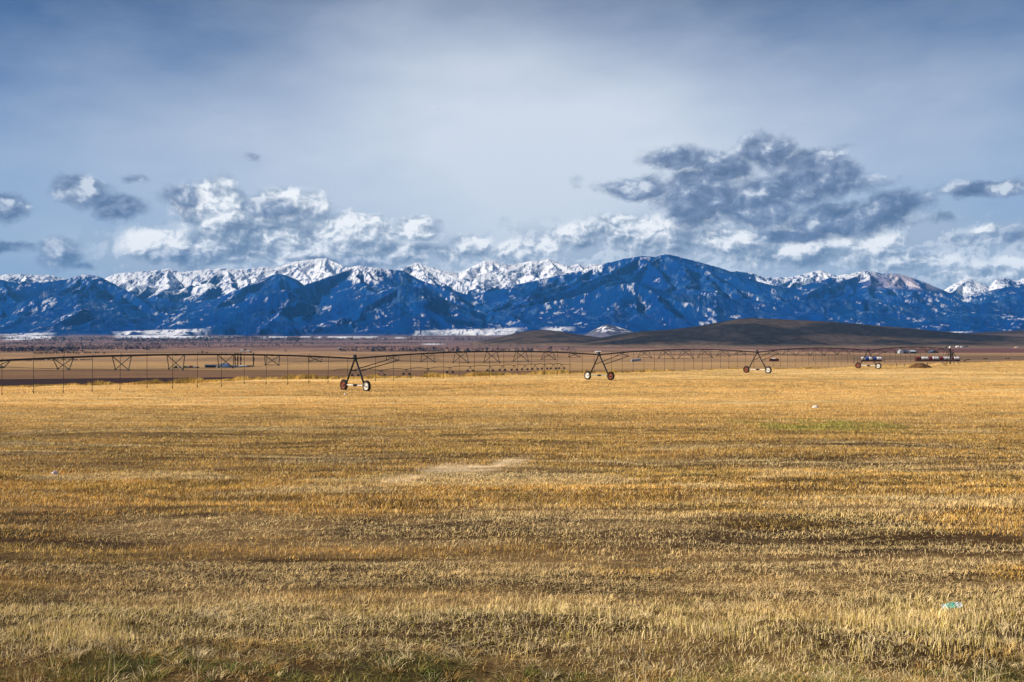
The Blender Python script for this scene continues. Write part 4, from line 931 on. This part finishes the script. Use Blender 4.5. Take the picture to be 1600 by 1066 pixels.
        if kind == 's':
            pv = np.clip(v1 * .85, 0, 1)[:, None]; c = c * (1 - pv) + np.where(rnd < .7, pale, ygr) * (.8 + .45 * tus[:, None]) * pv
            h = h * (1 + v1 * (.1 + .9 * sst(tus, .5, .75)))
            gr = (fbm(x / .9, y / .5, 3, 30) > .40) * rg.uniform(.3, 1, n) * v2
            gr = gr[:, None]; base = np.where(rnd < .4, np.array([.34, .22, .07]), np.where(rnd < .75, np.array([.52, .36, .13]), pale))
            c = c * (1 - v2[:, None]) + (base * (1 - gr) + np.where(rnd < .6, grn * .8, ygr * .8) * gr) * v2[:, None]
            h = h * (1 - v2 * .35 + v2 * 1.2 * sst(tus, .55, .75)); lean = lean * (1 + v2 * .6)[:, None]
        wd_ = np.maximum(wmin, y * .00052) * rg.uniform(.6, 1.3, n)
        a = rg.uniform(0, np.pi, n); a = np.where(y > 30, rg.normal(0, .5, n), a)
        sx, sy = np.cos(a) * wd_ / 2, np.sin(a) * wd_ / 2
        p0 = np.stack([x, y, z - .01], 1); side = np.stack([sx, sy, np.zeros(n)], 1)
        tip = p0 + np.stack([lean[:, 0], lean[:, 1], h + .01], 1)
        if y1 <= 26:   # two-segment bent stalks near by
            midp = p0 + np.stack([lean[:, 0] * .3, lean[:, 1] * .3, h * .62], 1)
            q = np.stack([p0 - side, p0 + side, midp + side * .85, p0 - side, midp + side * .85, midp - side * .85, midp - side * .85, midp + side * .85, tip], 1)
            m_ = 9
        else:
            q = np.stack([p0 - side, p0 + side, tip], 1); m_ = 3
        Vs.append(q.reshape(-1, 3)); Cs.append(np.repeat(c, m_, 0))
    V_ = np.concatenate(Vs); C_ = np.concatenate(Cs); C_ = C_ / np.maximum(1, C_.max(1, keepdims=True) / .93)
    o = link(name, tri_mesh(name, V_, np.arange(len(V_)).reshape(-1, 3), np.clip(C_, 0, 1)), straw_mat); tag(o, label, cat, kind='stuff'); return o
blades('stubble', [(6.5, 14, 3000, .066, .0046, 's'), (14, 26, 1400, .074, .0068, 's'), (26, 45, 460, .08, .013, 's'), (45, 80, 160, .10, .018, 's'), (80, 140, 42, .12, .035, 's'), (140, 290, 5, .15, .07, 's')], 11, 'cut golden stubble covering the whole field in the foreground', 'stubble')

# longer matted grass of the road verge, in tussocks that fall over
rg = np.random.default_rng(21); nt = 4200
ty = rg.uniform(7.2, 12.0, nt) ** 1.0; tx = rg.uniform(-1, 1, nt) * (.57 * ty + 5)
kk = rg.uniform(size=nt) < np.where(ty < 9.6, .9, .75 * sst(fbm(tx / 1.4, ty / .8, 3, 28), .42, .58)); tx, ty = tx[kk], ty[kk]; nt = len(tx)
per = 34; n = nt * per; rad = np.repeat(rg.uniform(.03, .11, nt), per) * np.sqrt(rg.uniform(0, 1, n)); an = rg.uniform(0, 2 * np.pi, n)
x = np.repeat(tx, per) + rad * np.cos(an) * 1.3; y = np.repeat(ty, per) + rad * np.sin(an); z = ground_z(x, y)
L = np.repeat(rg.uniform(.05, .15, nt) * np.where(ty < 9.6, 1.0, .8), per) * rg.uniform(.5, 1.2, n)
wind = np.repeat(rg.normal(0, .55, (nt, 2)), per, 0) * .6 + np.stack([np.cos(an), np.sin(an)], 1) * rg.uniform(.2, 1.1, (n, 1)) + rg.normal(0, .25, (n, 2))
wd_ = rg.uniform(.0028, .006, n); ra = rg.uniform(0, np.pi, n); side = np.stack([np.cos(ra) * wd_ / 2, np.sin(ra) * wd_ / 2, np.zeros(n)], 1)
p0 = np.stack([x, y, z - .01], 1)
def arch(f): return p0 + np.concatenate([wind * (L * .9 * f ** 1.8)[:, None], (L * (f - .42 * f ** 2.4))[:, None]], 1)
pm, pn, pe = arch(np.full(n, .4)), arch(np.full(n, .75)), arch(np.ones(n))
tri = np.stack([p0 - side, p0 + side, pm + side, p0 - side, pm + side, pm - side, pm - side, pm + side, pn + side * .7, pm - side, pn + side * .7, pn - side * .7, pn - side * .7, pn + side * .7, pe], 1)
kind = np.repeat(rg.uniform(size=nt) + np.where(ty < 9.5, .0, .45) + .5 * (fbm(tx / 1.1, ty / .6, 3, 30) < .44), per)[:, None]
c = np.where(kind < .42, np.array([[.15, .20, .035]]), np.where(kind < .62, np.array([[.42, .36, .09]]), np.where(kind < .88, np.array([[.55, .34, .10]]), np.array([[.88, .70, .38]]))))
c = c * rg.uniform(.6, 1.15, (n, 1)); dead = rg.uniform(size=(n, 1)) < .16; c = np.where(dead, np.array([[.80, .62, .32]]), c)
vgo = link('verge_grass', tri_mesh('verge_grass', tri.reshape(-1, 3), np.arange(n * 15).reshape(-1, 3), np.repeat(c, 15, 0)), straw_mat)
tag(vgo, 'matted pale and green grass tussocks along the road verge at the bottom', 'grass', kind='stuff')

# tall yellow grass along the terrace edge
rg = np.random.default_rng(8); Vs, Cs = [], []
n = 60000; x = rg.uniform(-95, 190, n) ; x = np.concatenate([rg.uniform(-95, 20, n * 2 // 3), rg.uniform(20, 190, n // 3)]); n = len(x)
cl = fbm(x / 2.2, x * 0, 4, 40, .6)
y = edge_y(x) + rg.normal(0, 1.1, n) - .3
keep = rg.uniform(size=n) < sst(cl, .22, .50); x, y, cl = x[keep], y[keep], cl[keep]; n = len(x)
z = ground_z(x, y); h = rg.uniform(.25, 1.0, n) * (.38 + .8 * sst(cl, .4, .75)) * np.interp(x, [-95, -60, -40, -20, 60, 190], [.5, .6, .8, .8, .3, .22]); l = rg.normal(0, .22, (n, 2)) * h[:, None]; wd_ = rg.uniform(.04, .09, n)
p0 = np.stack([x, y, z - .03], 1); side = np.stack([wd_ / 2, rg.normal(0, .02, n), np.zeros(n)], 1); tip = p0 + np.stack([l[:, 0], l[:, 1], h], 1)
c = np.where(rg.uniform(size=(n, 1)) < .7, np.array([[.88, .62, .17]]), np.array([[.52, .30, .07]])) * rg.uniform(.4, 1.15, (n, 1)) * (.7 + .5 * sst(vn(x / .8, x * 0, 46), .3, .7))[:, None]; bush = (vn(x / .6, x * 0, 45) > .955)[:, None]; c = np.where(bush, np.array([[.16, .09, .035]]), c)
eg = link('edge_grass', tri_mesh('edge_grass', np.stack([p0 - side, p0 + side, tip], 1).reshape(-1, 3), np.arange(n * 3).reshape(-1, 3), np.repeat(c, 3, 0)), straw_mat)
tag(eg, 'tufts of tall yellow grass lining the far edge of the field', 'grass', kind='stuff')

# seed-headed grass clumps standing by the road
def seed_clump(px, py, n, H, label, seed, spread=.12):
    Y = F * EYE / (py - HZ); X = (px - 800) / F * Y; r = random.Random(seed); o = empty('tall_grass', (X, Y, gz(X, Y))); tag(o, label, 'grass clump')
    for i in range(n):
        t = MB(); x, y = r.gauss(0, spread), r.gauss(0, spread * .6); lx, ly = r.gauss(-.05, .10) * H * 2, r.gauss(0, .1) * H; h = H * r.uniform(.7, 1.1)
        pts = [(x + lx * f * f, y + ly * f * f, -.02 + h * f) for f in (0, .3, .6, .85, 1.0)]; t.tube(pts, [.0030, .0026, .0022, .0018, .0012], 4)
        for k in range(12):
            f = .78 + .24 * k / 12; q = Vector((x + lx * f * f, y + ly * f * f, h * f)); e = Vector((r.gauss(0, .010), r.gauss(0, .010), .022)); s_ = Vector((.004, .002, 0)); t.add([q - s_, q + s_, q + e], [(0, 1, 2)])
        t.build('stalk', straw_stalk, o)
straw_stalk = mat('pale_dry_stalk', (.70, .55, .30), .8, .2, 30)
seed_clump(985, 1075, 9, .42, 'pale seed-headed grass clump right of centre at the bottom edge', 1)
seed_clump(160, 1062, 2, .36, 'pair of pale stalks near the lower left corner', 2, .05)
seed_clump(300, 1058, 2, .40, 'two leaning stalks at the bottom left of centre', 3, .05)
seed_clump(870, 1080, 5, .26, 'short pale stalks at the bottom edge near the middle', 4)
seed_clump(1540, 1062, 6, .34, 'pale tangled stalks at the lower right corner', 5)
seed_clump(1060, 1078, 4, .30, 'sparse stalks right of the pale clump at the bottom', 6)

# ------------------------------------------------------------------ haze
t = MB(); t.box((0, 11500, 900), (46000, 27000, 1880)); hz = t.build('haze', None); tag(hz, kind='stuff')
hm_ = bpy.data.materials.new('haze'); hm_.use_nodes = True; N = NT(hm_.node_tree); N.n.clear(); o_ = N.new('ShaderNodeOutputMaterial'); pv = N.new('ShaderNodeVolumePrincipled')
pv.inputs['Color'].default_value = (.12, .48, 1.0, 1); pv.inputs['Density'].default_value = 1.8e-5; pv.inputs['Anisotropy'].default_value = 0
N.l.new(pv.outputs[0], o_.inputs['Volume']); hz.data.materials.append(hm_)
